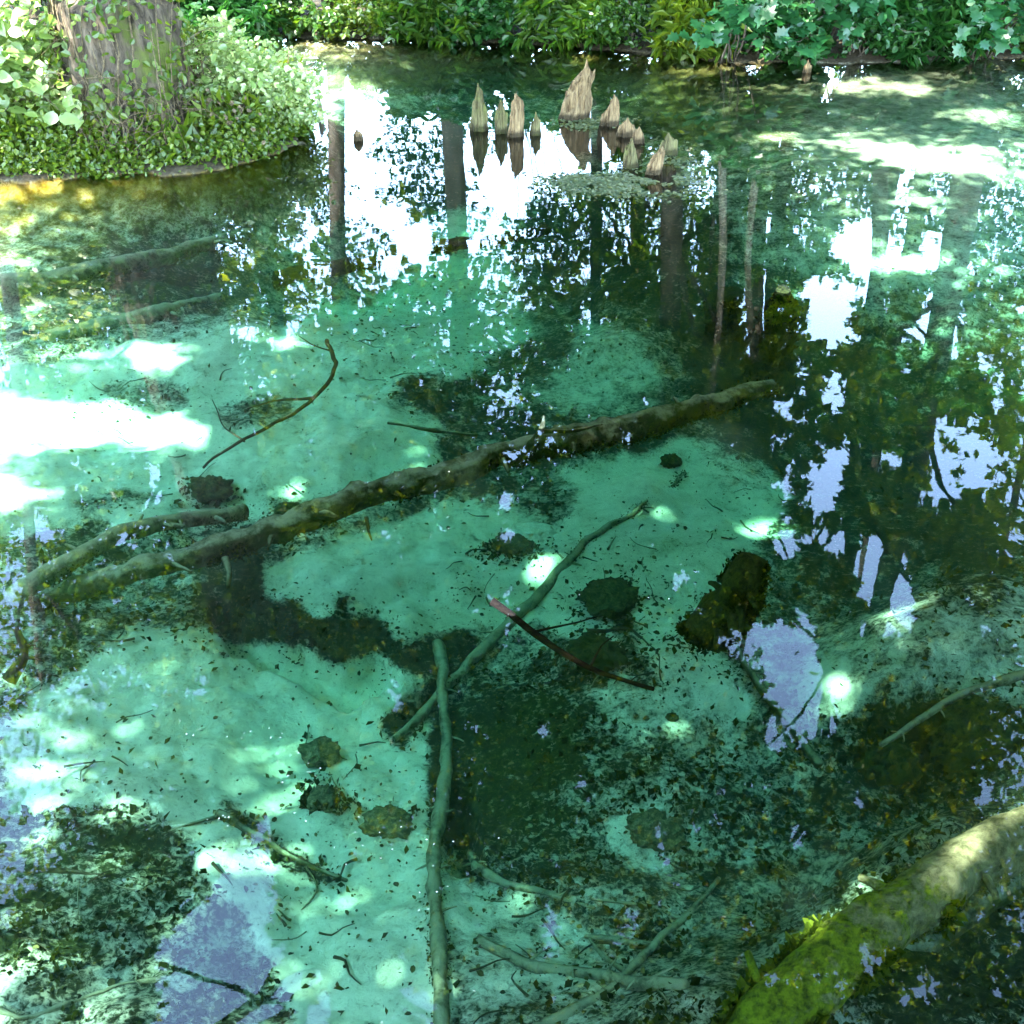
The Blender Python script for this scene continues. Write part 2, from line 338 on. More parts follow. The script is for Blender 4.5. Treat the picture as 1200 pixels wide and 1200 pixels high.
def barkmat(name, a, b, moss=None, scale=9.0, stretch=(1, 1, .22), silt=0.0, mossamt=.5, algae_x=None, wet=False):
    m, n, l, o = mat(name)
    tc = n.new('ShaderNodeTexCoord'); mp = n.new('ShaderNodeMapping'); mp.inputs['Scale'].default_value = stretch; l.new(tc.outputs['Object'], mp.inputs[0])
    f = noise(n, l, scale, 8, .7, mp.outputs[0], .3)
    col = ramp(n, l, f, [(.36, a), (.64, b)])
    bumpsrc = f
    if moss:
        q = noise(n, l, 2.6, 6, .65, tc.outputs['Object'])
        k = ramp(n, l, q, [(.62 - .3 * mossamt, 0.0), (.74 - .3 * mossamt, 1.0)])
        col = mixc(n, l, k, col, moss)
    if algae_x is not None:      # a growth of yellow-green algae covers one end of the trunk
        sx = n.new('ShaderNodeSeparateXYZ'); l.new(tc.outputs['Object'], sx.inputs[0])
        q = noise(n, l, 9, 6, .7, tc.outputs['Object'], .5)
        k = mth(n, l, 'ADD', mth(n, l, 'SUBTRACT', algae_x, sx.outputs[0]), mth(n, l, 'MULTIPLY', mth(n, l, 'SUBTRACT', q, .5), 2.6))
        k = mth(n, l, 'MULTIPLY', k, 3.5, True)
        col = mixc(n, l, k, col, ramp(n, l, noise(n, l, 30, 6, .7, tc.outputs['Object']), [(.36, (.03, .042, .005)), (.6, (.20, .24, .012))]))
    if wet:                      # dark soaked band just above the water line
        sz = n.new('ShaderNodeSeparateXYZ'); l.new(tc.outputs['Object'], sz.inputs[0])
        q = noise(n, l, 14, 3, .6, tc.outputs['Object'])
        k = mth(n, l, 'MULTIPLY', mth(n, l, 'SUBTRACT', mth(n, l, 'ADD', .03, mth(n, l, 'MULTIPLY', q, .10)), sz.outputs[2]), 25, True)
        col = mixc(n, l, mth(n, l, 'MULTIPLY', k, .8), col, (.012, .010, .005))
    if silt:
        g = n.new('ShaderNodeNewGeometry'); sx = n.new('ShaderNodeSeparateXYZ'); l.new(g.outputs['Normal'], sx.inputs[0])
        q = noise(n, l, 7.0, 6, .7, tc.outputs['Object'])
        k = mth(n, l, 'ADD', mth(n, l, 'MULTIPLY', sx.outputs[2], .6), mth(n, l, 'MULTIPLY', q, 1.7))
        k = mth(n, l, 'MULTIPLY', mth(n, l, 'SUBTRACT', k, 1.62 - silt), 3.5, True)
        col = mixc(n, l, k, col, (.29, .29, .20))
    b_ = n.new('ShaderNodeBsdfPrincipled'); l.new(col, b_.inputs['Base Color']); b_.inputs['Roughness'].default_value = .85; b_.inputs['Specular IOR Level'].default_value = .12
    bp = n.new('ShaderNodeBump'); bp.inputs['Strength'].default_value = .7; bp.inputs['Distance'].default_value = .03; l.new(bumpsrc, bp.inputs['Height']); l.new(bp.outputs[0], b_.inputs['Normal'])
    l.new(b_.outputs[0], o.inputs[0]); return m
BARK = barkmat('bark', (.03, .024, .018), (.11, .095, .075))
BARK_BIG = barkmat('bark_furrowed', (.015, .012, .009), (.105, .085, .062), moss=(.07, .09, .02), scale=14, stretch=(1, 1, .3), mossamt=.35)
BARK_PALE = barkmat('bark_pale', (.09, .07, .055), (.28, .24, .19), scale=9)
WOOD = barkmat('weathered_wood', (.035, .020, .009), (.20, .145, .075), scale=34, stretch=(1, 1, .14), wet=True)
WOOD_M = barkmat('weathered_wood_mossy', (.022, .018, .008), (.12, .11, .05), moss=(.10, .12, .03), scale=26, stretch=(1, 1, .15), mossamt=.45, wet=True)
SUNK = barkmat('sunken_bark', (.022, .022, .010), (.12, .11, .055), moss=(.04, .055, .012), scale=22, stretch=(1, 1, 1), silt=.40)
SUNK_PALE = barkmat('sunken_bark_silted', (.03, .03, .016), (.30, .30, .20), scale=16, stretch=(1, 1, 1), silt=.40)
SUNK_DARK = barkmat('sunken_bark_dark', (.02, .018, .012), (.065, .055, .03), scale=11, stretch=(1, 1, 1), silt=.1)
SUNK_MOSS = barkmat('sunken_bark_moss', (.006, .008, .004), (.075, .085, .018), moss=(.03, .045, .006), scale=40, stretch=(1, 1, 1), mossamt=.35)
BIGLOG = barkmat('sunken_log_tan', (.07, .065, .03), (.32, .29, .16), moss=(.05, .075, .006), scale=20, stretch=(1, 1, 1), mossamt=.1, algae_x=1.45)
STICK = barkmat('wet_stick', (.010, .006, .004), (.035, .019, .011), scale=20, stretch=(1, 1, 1))
DRY = barkmat('dry_twig', (.04, .032, .020), (.15, .118, .07), scale=30, stretch=(1, 1, 1))

def rockmat(name, a, b, c):
    m, n, l, o = mat(name); tc = n.new('ShaderNodeTexCoord')
    f = noise(n, l, 38, 8, .75, tc.outputs['Object'], .4); col = ramp(n, l, f, [(.42, a), (.52, b), (.64, c)])
    b_ = n.new('ShaderNodeBsdfPrincipled'); l.new(col, b_.inputs['Base Color']); b_.inputs['Roughness'].default_value = .95; b_.inputs['Specular IOR Level'].default_value = .1
    bp = n.new('ShaderNodeBump'); bp.inputs['Strength'].default_value = .8; bp.inputs['Distance'].default_value = .02; l.new(f, bp.inputs['Height']); l.new(bp.outputs[0], b_.inputs['Normal'])
    l.new(b_.outputs[0], o.inputs[0]); return m
CLOD = rockmat('mossy_clod', (.02, .025, .01), (.06, .07, .02), (.12, .13, .05))
CLOD_G = rockmat('silty_clod', (.05, .055, .03), (.14, .14, .07), (.28, .27, .18))

# ------------------------------------------------------------------ the lie of the land
SHORE = [(-7.0, .3), (10.2, .3), (11.2, 8), (11.0, 14.6)]
for px, py in [(1230, 66), (1130, 70), (1000, 75), (850, 72), (760, 62), (600, 51), (450, 46), (300, 43), (120, 40)]:
    g = G(px, py); SHORE.append((g.x, g.y))
SHORE += [(-11, 18.5), (-12, 15.2)]
for px, py in [(180, 82), (300, 88), (345, 105), (362, 135), (348, 168), (300, 188), (235, 203), (110, 208), (0, 212)]:
    g = G(px, py); SHORE.append((g.x, g.y))
SHORE += [(-7.2, 9.0), (-7.6, 5)]
SH = np.array(SHORE)
def shore_sd(x, y):
    """signed distance to the shoreline, positive over water"""
    ins = np.zeros(x.shape, bool); dmin = np.full(x.shape, 1e9); n = len(SH)
    for i in range(n):
        x1, y1 = SH[i]; x2, y2 = SH[(i + 1) % n]
        if y1 != y2: ins ^= ((y1 > y) != (y2 > y)) & (x < (x2 - x1) * (y - y1) / (y2 - y1) + x1)
        L = (x2 - x1) ** 2 + (y2 - y1) ** 2
        t = np.clip(((x - x1) * (x2 - x1) + (y - y1) * (y2 - y1)) / L, 0, 1)
        dmin = np.minimum(dmin, np.hypot(x - x1 - t * (x2 - x1), y - y1 - t * (y2 - y1)))
    return np.where(ins, dmin, -dmin)
def height(x, y, fine=True):
    x = np.asarray(x, float); y = np.asarray(y, float)
    P = np.column_stack([x, y])
    w = fbm(P * 1.3, 5, 3) - .5
    sd = shore_sd(x, y) + w * .35 + (fbm(P * 5.5, 15, 2) - .5) * .22
    px, py, ok = proj(np.column_stack([x, y, np.full(x.shape, -.75)]))
    px = px + (fbm(P * 2.6, 41, 4) - .5) * 28; py = py + (fbm(P * 2.6, 57, 4) - .5) * 28
    d = np.where(ok, sample(DEEP, px, py, .7), .7)
    d = d * (1 + .35 * (fbm(P * .9, 9, 3) - .5))
    shelf = 1 - np.exp(-np.clip(sd, 0, None) / .55)
    wet = -.03 - (d - .03) * shelf
    if fine:
        q = fbm(P * 3.2, 21, 4); si = np.where(ok, sample(SILT, px, py, .5), .5)
        am = np.clip(d / .42, .12, 1)
        wet = wet + ((q - .5) * .10 * shelf + (np.abs(fbm(P * 1.7, 33, 3) - .5) * .22) * shelf * si) * am
        wet = wet - np.where(ok, sample(PIT, px, py, 0), 0) * .16
        wet = np.minimum(wet, -.012)
    land = .004 + .16 * (1 - np.exp(np.clip(sd, None, 0) / .45)) + .10 * (fbm(P * .8, 3, 3) - .3) * np.clip(-sd, 0, 1)
    return np.where(sd > 0, wet, land)
def bed(px, py, off=0.0):
    """point of the pond bed seen at a pixel, raised by off"""
    z = -.6
    for _ in range(6):
        g = G(px, py, z); z = .5 * z + .5 * (float(height(np.array([g.x]), np.array([g.y]))[0]) + off)
    return G(px, py, z)

vy = np.concatenate([np.array([-300, -120, -60, -30, -15, -8, -5, -3, -2, -1, -.5, 0, .3, .6, .9, 1.1]), np.geomspace(1.3, 21, 600), np.array([22, 23, 24.5, 26.5, 29, 33, 40, 55, 80, 140, 300, 600])])
ux = np.concatenate([-np.array([60, 30, 16, 9, 6, 4.5, 3.5, 2.8, 2.3, 2.0, 1.8, 1.65, 1.5, 1.4, 1.33]), np.linspace(-1.28, 1.28, 560), np.array([1.33, 1.4, 1.5, 1.65, 1.8, 2.0, 2.3, 2.8, 3.5, 4.5, 6, 9, 16, 30, 60])])
wy = 1.15 + .42 * np.clip(vy, 0, 40) + .0 * vy
wy = np.where(vy < 0, 1.15, wy)
X = ux[None, :] * wy[:, None]; Y = np.repeat(vy[:, None], len(ux), 1)
xs, ys = X.ravel(), Y.ravel()
zs = height(xs, ys)
nx, ny = len(ux), len(vy)
ii = np.arange(ny - 1)[:, None] * nx; jj = np.arange(nx - 1)[None, :]
Q4 = np.stack([ii + jj, ii + jj + 1, ii + nx + jj + 1, ii + nx + jj], -1).reshape(-1, 4)
gme = mesh_np('ground', np.column_stack([xs, ys, zs]), Q4, 4, True)
px, py, ok = proj(np.column_stack([xs, ys, zs]))
P2 = np.column_stack([xs, ys])
wob = 14
wx = px + (fbm(P2 * 2.6, 41, 4) - .5) * wob * 2; wyy = py + (fbm(P2 * 2.6, 57, 4) - .5) * wob * 2
si = np.where(ok, sample(SILT, wx, wyy, .5), .5); mo = np.where(ok, sample(MOSS, wx, wyy, .3), .3)
sdv = shore_sd(xs, ys)
for nm, val in (('mud', np.clip(1.25 - (-zs) / .42, 0, 1) * (zs < .02) * np.where(ok, sample(MUD, px, py, 0), 0)), ('silt', si), ('moss', mo), ('land', np.maximum(np.clip(.5 - sdv * 2.5, 0, 1), np.clip(.6 + zs * 40, 0, 1)) * (zs > -.03)), ('shallow', np.clip(1.15 - (-zs) / .40, 0, 1) * (zs < .02) * np.where(ok & (px < 330), 1, .25))):
    at = gme.attributes.new(nm, 'FLOAT', 'POINT'); at.data.foreach_set('value', val.astype(np.float32))
m, n, l, o = mat('pond_bed_and_bank')
tc = n.new('ShaderNodeTexCoord'); co = tc.outputs['Object']
def attr(nm):
    a = n.new('ShaderNodeAttribute'); a.attribute_name = nm; return a.outputs['Fac']
nf = noise(n, l, 34, 8, .75, co, .5); nm_ = noise(n, l, 7, 6, .65, co, .4); nl = noise(n, l, 1.6, 4, .6, co)
silt_c = ramp(n, l, nm_, [(.3, (.46, .47, .37)), (.5, (.60, .61, .50)), (.7, (.70, .70, .60))])
silt_c = mixc(n, l, ramp(n, l, nf, [(.55, 0.0), (.68, .65)]), silt_c, (.15, .15, .08))
dark_c = ramp(n, l, nf, [(.34, (.004, .006, .003)), (.52, (.018, .022, .012)), (.68, (.08, .085, .045))])
moss_c = ramp(n, l, nf, [(.34, (.005, .009, .002)), (.52, (.028, .037, .005)), (.68, (.11, .125, .02))])
dk = mixc(n, l, mth(n, l, 'MULTIPLY', attr('moss'), mth(n, l, 'MULTIPLY', nl, 1.8), True), dark_c, moss_c)
k = mth(n, l, 'ADD', attr('silt'), mth(n, l, 'MULTIPLY', mth(n, l, 'SUBTRACT', nf, .5), 2.1))
k = mth(n, l, 'ADD', k, mth(n, l, 'MULTIPLY', mth(n, l, 'SUBTRACT', nm_, .5), 1.5))
k = mth(n, l, 'MULTIPLY', mth(n, l, 'SUBTRACT', k, .26), 1.75, True)
c1 = mixc(n, l, k, dk, silt_c)
c1 = mixc(n, l, mth(n, l, 'MULTIPLY', attr('shallow'), .85), c1, ramp(n, l, nm_, [(.3, (.13, .070, .008)), (.5, (.30, .20, .012)), (.7, (.46, .35, .03))]))
c1 = mixc(n, l, mth(n, l, 'MULTIPLY', attr('mud'), .9), c1, ramp(n, l, nm_, [(.3, (.055, .05, .028)), (.5, (.12, .11, .065)), (.7, (.18, .165, .11))]))
land_c = ramp(n, l, nf, [(.3, (.015, .013, .008)), (.55, (.04, .033, .02)), (.75, (.09, .075, .045))])
c1 = mixc(n, l, attr('land'), c1, land_c)
b_ = n.new('ShaderNodeBsdfPrincipled'); l.new(c1, b_.inputs['Base Color']); b_.inputs['Roughness'].default_value = .95; b_.inputs['Specular IOR Level'].default_value = .1
bp = n.new('ShaderNodeBump'); bp.inputs['Strength'].default_value = .5; bp.inputs['Distance'].default_value = .02; l.new(nf, bp.inputs['Height']); l.new(bp.outputs[0], b_.inputs['Normal'])
l.new(b_.outputs[0], o.inputs[0])
tag(link('ground', gme, m), kind='structure')

# ------------------------------------------------------------------ water (a closed body down below the bed, clear and blue-green)
m, n, l, o = mat('clear_spring_water')
tc = n.new('ShaderNodeTexCoord')
mp = n.new('ShaderNodeMapping'); mp.inputs['Scale'].default_value = (1, 1.6, 1); l.new(tc.outputs['Object'], mp.inputs[0])
r1 = noise(n, l, 1.3, 2, .5, mp.outputs[0], .2); r2 = noise(n, l, 9, 3, .55, mp.outputs[0], .4)
hh = mth(n, l, 'ADD', mth(n, l, 'MULTIPLY', r1, 1.0), mth(n, l, 'MULTIPLY', r2, .05))
bp = n.new('ShaderNodeBump'); bp.inputs['Strength'].default_value = 1.0; bp.inputs['Distance'].default_value = .0012; l.new(hh, bp.inputs['Height'])
fr = n.new('ShaderNodeFresnel'); fr.inputs[0].default_value = 1.333
tr = n.new('ShaderNodeBsdfTransparent')
gl = n.new('ShaderNodeBsdfGlossy'); gl.inputs['Roughness'].default_value = 0.0; l.new(bp.outputs[0], gl.inputs['Normal']); gl.inputs[0].default_value = (1, 1, 1, 1)
mx = n.new('ShaderNodeMixShader'); l.new(fr.outputs[0], mx.inputs[0]); l.new(tr.outputs[0], mx.inputs[1]); l.new(gl.outputs[0], mx.inputs[2]); l.new(mx.outputs[0], o.inputs[0])
va = n.new('ShaderNodeVolumeAbsorption'); va.inputs['Color'].default_value = (0.03, .95, .66, 1); va.inputs['Density'].default_value = .50
vc = n.new('ShaderNodeVolumeScatter'); vc.inputs['Color'].default_value = (.5, .95, .80, 1); vc.inputs['Density'].default_value = .065; vc.inputs['Anisotropy'].default_value = .3
ad = n.new('ShaderNodeAddShader'); l.new(va.outputs[0], ad.inputs[0]); l.new(vc.outputs[0], ad.inputs[1]); l.new(ad.outputs[0], o.inputs['Volume'])
wv = np.array([(-14, -.5, 0), (14, -.5, 0), (14, 21, 0), (-14, 21, 0), (-14, -.5, -3), (14, -.5, -3), (14, 21, -3), (-14, 21, -3)], float)
wf = [(0, 1, 2, 3), (7, 6, 5, 4), (0, 4, 5, 1), (1, 5, 6, 2), (2, 6, 7, 3), (3, 7, 4, 0)]
tag(link('water', mesh_np('water', wv, wf, 4, False), m), kind='structure')

# ------------------------------------------------------------------ foliage placement
SV = np.array(SUN)
def keep_leaves(P, seed=0, sky=True, lit=True):
    P = np.asarray(P); k = np.ones(len(P), bool)
    nz = .72 * vnoise(P * 1.1, 71 + seed) + .28 * vnoise(P * 3.0, 75)
    if sky:
        rx, ry, ok = proj(P * np.array([1, 1, -1]))
        inf = ok & (rx > -60) & (rx < 1260) & (ry > -60) & (ry < 1260)
        g = sample(SKYGAP, rx, ry, .05) * 1.1 - .02
        pz = np.column_stack([rx, ry * .8])
        pn = .42 * vnoise(pz / 46, 301) + .32 * vnoise(pz / 18, 303) + .26 * vnoise(pz / 8, 305)
        nn = .76 * pn + .24 * nz
        k &= ~(inf & (g > np.clip((nn - .5) * 2.7 + .5, .06, .97)))
    if lit:
        t = (P[:, 2] + .7) / SV[2]
        Sg = P - SV[None, :] * t[:, None]
        sx, sy, ok = proj(Sg)
        g = sample(LIT, sx, sy, 0.0)
        nz2 = fbm(np.column_stack([Sg[:, 0], Sg[:, 1]]) * 1.6, 5, 2)
        rn = _hash((P[:, 0] * 997).astype(np.int64), (P[:, 1] * 991).astype(np.int64), (P[:, 2] * 983).astype(np.int64), 7)
        k &= ~(ok & (g > np.clip(((nz2 - .5) * 2.4 + .5) * .45 + rn * .55, .06, .97)))
    return k
def crown(lobes, n_spray, per, spray_r, seed, zmin=3.2, sky=True, lit=True):
    r = np.random.default_rng(seed); out = []; nrm = []
    tot = sum(a[3] * a[4] * a[5] for a in lobes)
    cents = []
    for (x, y, z, a, b, c) in lobes:
        k = max(3, int(n_spray * a * b * c / tot))
        d = r.normal(size=(k, 3)); d /= np.linalg.norm(d, axis=1)[:, None]
        rr = r.uniform(0, 1, k) ** .45
        cc = np.array([x, y, z]) + d * rr[:, None] * np.array([a, b, c])
        cents.append(cc)
    cents = np.vstack(cents)
    k = len(cents)
    off = r.normal(size=(k, per, 3)) * np.array([1, 1, .42]) * spray_r * .55
    off[:, :, 2] -= (off[:, :, 0] ** 2 + off[:, :, 1] ** 2) * .25
    P = (cents[:, None, :] + off).reshape(-1, 3)
    N = r.normal(size=P.shape) * .75 + np.array([0, 0, 1])
    m_ = P[:, 2] > zmin + (r.normal(size=len(P)) * .25 + (vnoise(P[:, :2] * 1.1, seed) - .3) * 2.2) * (1 if zmin > 1 else 0)
    P, N = P[m_], N[m_]
    m_ = keep_leaves(P, seed % 7, sky, lit); P, N = P[m_], N[m_]
    return P, N, cents
def cents_ok(c, seed, sky=True, lit=True): return c[keep_leaves(c, seed % 7, sky, lit)]
def make_tree(name, base, top, r0, lobes, n_spray, per, spray_r, leaf, seed, label, group=None, lm=LEAF, bm=BARK, lean=None, sky=True, lit=True, zmin=3.2, nlimb=14, cat='tree'):
    r = np.random.default_rng(seed); base = Vector(base); top = Vector(top)
    t = empty(name, base); tag(t, label, cat, group)
    mb = MB()
    mid = lean if lean else [base.lerp(top, .35) + Vector((r.uniform(-.3, .3), r.uniform(-.2, .2), 0)), base.lerp(top, .7) + Vector((r.uniform(-.3, .3), r.uniform(-.3, .3), 0))]
    path = [base - Vector((0, 0, .15)), base + (Vector(mid[0]) - base) * .06] + [Vector(q) for q in mid] + [top]
    TP = tube(mb, path, r0, r0 * .3, sides=14, step=.3, amp=r0 * .25, freq=3, seed=seed, radii=[r0 * 1.35, r0, r0 * .85, r0 * .6, r0 * .25])
    mb.build('trunk', bm, t)
    P, N, cents = crown(lobes, n_spray, per, spray_r, seed, zmin, sky, lit)
    lb = MB(); cs = cents_ok(cents, seed, sky, lit)
    if len(cs) > 4:
        tb = np.array(base) + np.array([0, 0, 3.0]); cl_ = cs[keep_leaves(cs * .7 + (tb * .3 + np.array([0, 0, 1.5])), 1, sky, False)]
        if len(cl_) < 5: cl_ = cs
        pick = cl_[r.choice(len(cl_), min(len(cl_), nlimb), replace=False)]
        limbs = []
        for c in pick:
            zc = max(c[2] - r.uniform(.5, 2.2), base.z + 1.5)
            i = int(np.argmin(np.abs(TP[:, 2] - zc))); s = Vector(TP[i]); e = Vector(c)
            mid_ = s.lerp(e, .5) + Vector((r.uniform(-.3, .3), r.uniform(-.3, .3), r.uniform(-.1, .5)))
            Q = tube(lb, [s, mid_, e], r0 * r.uniform(.22, .34), .018, sides=6, step=.4, wig=.12, seed=seed); limbs.append(Q)
        LQ = np.vstack(limbs)
        sub = cs[r.choice(len(cs), min(len(cs), nlimb * 7), replace=False)]
        for c in sub:
            dd = np.linalg.norm(LQ - c, axis=1); i = int(np.argmin(dd)); 
            if dd[i] < 2.0 and keep_leaves(np.array([(LQ[i] + c) * .5, LQ[i]]), 1, sky, False).all(): tube(lb, [Vector(LQ[i]), Vector(LQ[i]).lerp(Vector(c), .5) + Vector((0, 0, .08)), Vector(c)], .022, .007, sides=4, step=.5, wig=.1, seed=seed)
        tag(lb.build('branches', bm, t), kind='stuff')
    if len(P):
        o_ = link('crown', leaf_mesh('crown', P, N, leaf, 'diamond', r), lm, t); tag(o_, kind='stuff')
    return t

NLEAF = 0
# trees of the far bank: pixel x of the mirrored trunk, distance, trunk radius, tree height, crown lobes
far = [(118, 21.5, .22, 15, 'broad dark tree standing leftmost behind the ivy-clad trunk'),
       (262, 23.0, .18, 17, 'slim tree on the far bank just right of the ivy-clad trunk'),
       (392, 19.2, .15, 14, 'thin straight tree mirrored left of the bright sky opening'),
       (525, 19.0, .18, 18, 'tall tree whose mirrored trunk splits the bright sky opening by the leftmost stump'),
       (700, 21.0, .12, 16, 'slender tree on the far bank behind the tallest stump shard'),
       (790, 18.6, .20, 19, 'dark-trunked tree mirrored just right of the low stump shards'),
       (858, 20.0, .24, 18, 'thick dark tree mirrored beside the mossy sunken stump'),
       (940, 24.0, .16, 17, 'far slim tree mirrored right of the mossy sunken stump'),
       (1040, 18.0, .13, 18, 'slanting slim tree mirrored in the white glare at right'),
       (1078, 20.0, .12, 16, 'thin upright tree mirrored at the right edge of the white glare'),
       (1168, 16.8, .24, 18, 'heavy dark tree mirrored at the right border of the pond')]
for i, (px_, D, r0, H, lab) in enumerate(far):
    b = Ar(px_, 40, D); r = np.random.default_rng(100 + i)
    base = Vector((b.x, D, .3)); lx = {8: 1.4, 5: .3, 10: -.3}.get(i, r.uniform(-.6, .6))
    top = base + Vector((lx, -1.6, H))
    lobes = [(base.x + r.uniform(-1, 1), D - .8, H * .34, 2.6, 2.2, 2.3), (base.x + lx * .6 + r.uniform(-1, 1), D - 2.4, H * .55, 3.2, 3.0, 3.2),
             (base.x + lx + r.uniform(-.8, .8), D - 3.4, H * .8, 3.0, 3.2, 3.4), (base.x + lx, D - 3.0, H * 1.02, 2.4, 2.6, 2.4)]
    make_tree('broadleaf_tree', base, top, r0, lobes, 560, 50, .70, .19, 200 + i, lab, 'trees on the far bank mirrored in the pond', [LEAFC, LEAFCY, LEAFCY, LEAFC][i % 4], BARK, zmin=2.6)
# two pale thin stems
for i, (px_, D) in enumerate([(845, 17.2), (905, 17.6)]):
    b = Ar(px_, 60, D); base = Vector((b.x, D, .3))
    make_tree('birch_tree', base, base + Vector((.3, -.2, 9)), .07, [(base.x, D, 8, 1.6, 1.4, 2.0)], 60, 30, .8, .13, 260 + i,
              ['thin pale-barked tree mirrored right of the dark trunk', 'pale-barked sapling mirrored above the mossy sunken stump'][i], 'thin pale trees on the far bank', LEAFY, BARK_PALE, zmin=2.6)
# second rank behind, closes the gaps low down
for i, (x, D, H) in enumerate([(-13, 27, 15), (-8.5, 28, 17), (2.8, 27, 16), (6.5, 28.5, 18), (9.5, 26, 16), (14, 27, 17)]):
    r = np.random.default_rng(300 + i)
    make_tree('broadleaf_tree', (x, D, .3), (x + .5, D - .6, H), .22, [(x, D - .5, 4.0, 3.2, 1.6, 3.0), (x, D - 1, 9, 3.6, 2.2, 4.0), (x, D - 1, H - 1, 3.0, 2.2, 3.0)], 300, 40, 1.05, .19, 300 + i,
              ['leftmost tree of the rear row beyond the pond', 'rear-row tree behind the ivy-clad trunk', 'rear-row tree behind the stump shards', 'rear-row tree behind the mossy sunken stump', 'rear-row tree behind the maple', 'rightmost tree of the rear row beyond the pond'][i], 'rear row of trees beyond the pond', LEAFC, BARK, zmin=.8)
# trees added around the pond, trunks out of view, to shade the water
side = [((-9.3, .5), (-5.5, 1.2), 12, [(-3.0, 2.6, 9.6, 3, 2.6, 1.3)], 'added shade tree leaning over the near left water'),
        ((-10, 5.0), (-6.0, 4.5), 13, [(-2.4, 5.6, 10.4, 3.2, 2.2, 1.3)], 'added shade tree leaning over the left water from the side bank'),
        ((-10, 10.0), (-6.4, 8.6), 13, [(-3.0, 8.6, 11.2, 3.4, 2.0, 1.4)], 'tall added shade tree on the left bank beside the ivy-clad trunk'),
        ((-4.6, -5.5), (-3.0, -1.6), 12, [(-.5, .8, 9.4, 3, 2.2, 1.2)], 'added shade tree behind the viewpoint at left with boughs over the near water'),
        ((.6, -6.8), (.4, -3.2), 12, [(2.4, 1.2, 9.6, 2.6, 2.2, 1.2)], 'added shade tree straight behind the viewpoint'),
        ((5.2, -5.2), (4.2, -1.6), 12, [(4.6, 3.4, 10.2, 3, 2.6, 1.3), (1.2, 4.4, 10.2, 2.8, 2.2, 1.2)], 'added shade tree behind the viewpoint at right with boughs overhead'),
        ((12.5, 2.5), (8.4, 2.2), 13, [(5.4, 6.6, 11, 3.2, 2.6, 1.4)], 'added shade tree leaning in from the near right bank'),
        ((12.8, 8.5), (9.0, 8.2), 14, [(4.2, 9.6, 12, 3.6, 2.2, 1.4), (.6, 8.4, 11.6, 3.2, 2.0, 1.3)], 'added shade tree leaning in from the right bank further off')]
for i, ((bx, by), (tx, ty), H, more, lab) in enumerate(side):
    lobes = [(tx, ty, H * .80, 3.6, 3.2, 1.8), ((tx * 2 + bx) / 3, (ty * 2 + by) / 3, H * .98, 3.2, 3.0, 1.6)] + more
    make_tree('broadleaf_tree', (bx, by, .3), (tx, ty, H), .26, lobes, 1150, 40, .95, .16, 400 + i, lab, 'trees added around the pond to shade it', LEAFC, BARK, zmin=4.2, nlimb=16)

# ------------------------------------------------------------------ the big ivy-clad trunk on the left bank
r = np.random.default_rng(7)
b0 = G(138, 204); b0 = Vector((b0.x - .05, b0.y + .85, .2))
tt = empty('broadleaf_tree', b0); tag(tt, 'huge old tree with furrowed ivy-clad trunk standing on the left bank', 'tree')
D0 = b0.y + .1
path = [b0 - Vector((0, 0, .3)), b0 + Vector((0.02, 0, 1.2))] + [Ar(px_, py_, D0) for px_, py_ in ((196, 330), (268, 600), (325, 850), (372, 1010), (425, 1190), (470, 1400))]
mb = MB()
TP = tube(mb, path, .5, .3, sides=96, step=.05, amp=.16, freq=(9, 9, 1.6), seed=3, radii=[.62, .53, .50, .50, .52, .50, .46, .38])
mb.build('trunk', BARK_BIG, tt)
lobes = [(-5.2, 11.5, 9.5, 3, 2.4, 2.6), (-2.0, 11.5, 16, 4, 3.4, 3.0), (-6.8, 10.2, 13.5, 3.4, 3, 3), (-4.2, 10.0, 6.2, 2.4, 1.6, 1.6), (-1.5, 9.2, 14, 3, 3, 2.5), (1.8, 11, 15, 3, 3, 2.5)]
P, N, cents = crown(lobes, 620, 42, .95, 31, zmin=3.4)
lb = MB(); cs = cents_ok(cents, 31); limbs = []
cs = cs[keep_leaves(cs * .6 + np.array([-3.4, 11.4, 9.0]) * .4, 1, True, False)]
for c in cs[r.choice(len(cs), 22, replace=False)]:
    i = int(np.argmin(np.abs(TP[:, 2] - max(4, c[2] - r.uniform(1, 3))))); s = Vector(TP[i]); e = Vector(c)
    limbs.append(tube(lb, [s, s.lerp(e, .5) + Vector((0, 0, .5)), e], .13, .02, sides=7, step=.35, wig=.2))
LQ = np.vstack(limbs)
for c in cs[r.choice(len(cs), min(len(cs), 150), replace=False)]:
    dd = np.linalg.norm(LQ - c, axis=1); i = int(np.argmin(dd))
    if dd[i] < 3 and keep_leaves(np.array([(LQ[i] + c) * .5, LQ[i], c]), 1, True, False).all(): tube(lb, [Vector(LQ[i]), Vector(c)], .024, .007, sides=4, step=.5, wig=.15)
tag(lb.build('branches', BARK, tt), kind='stuff')
tag(link('crown', leaf_mesh('crown', P, N, .15, 'diamond', r), LEAFCY, tt), kind='stuff')
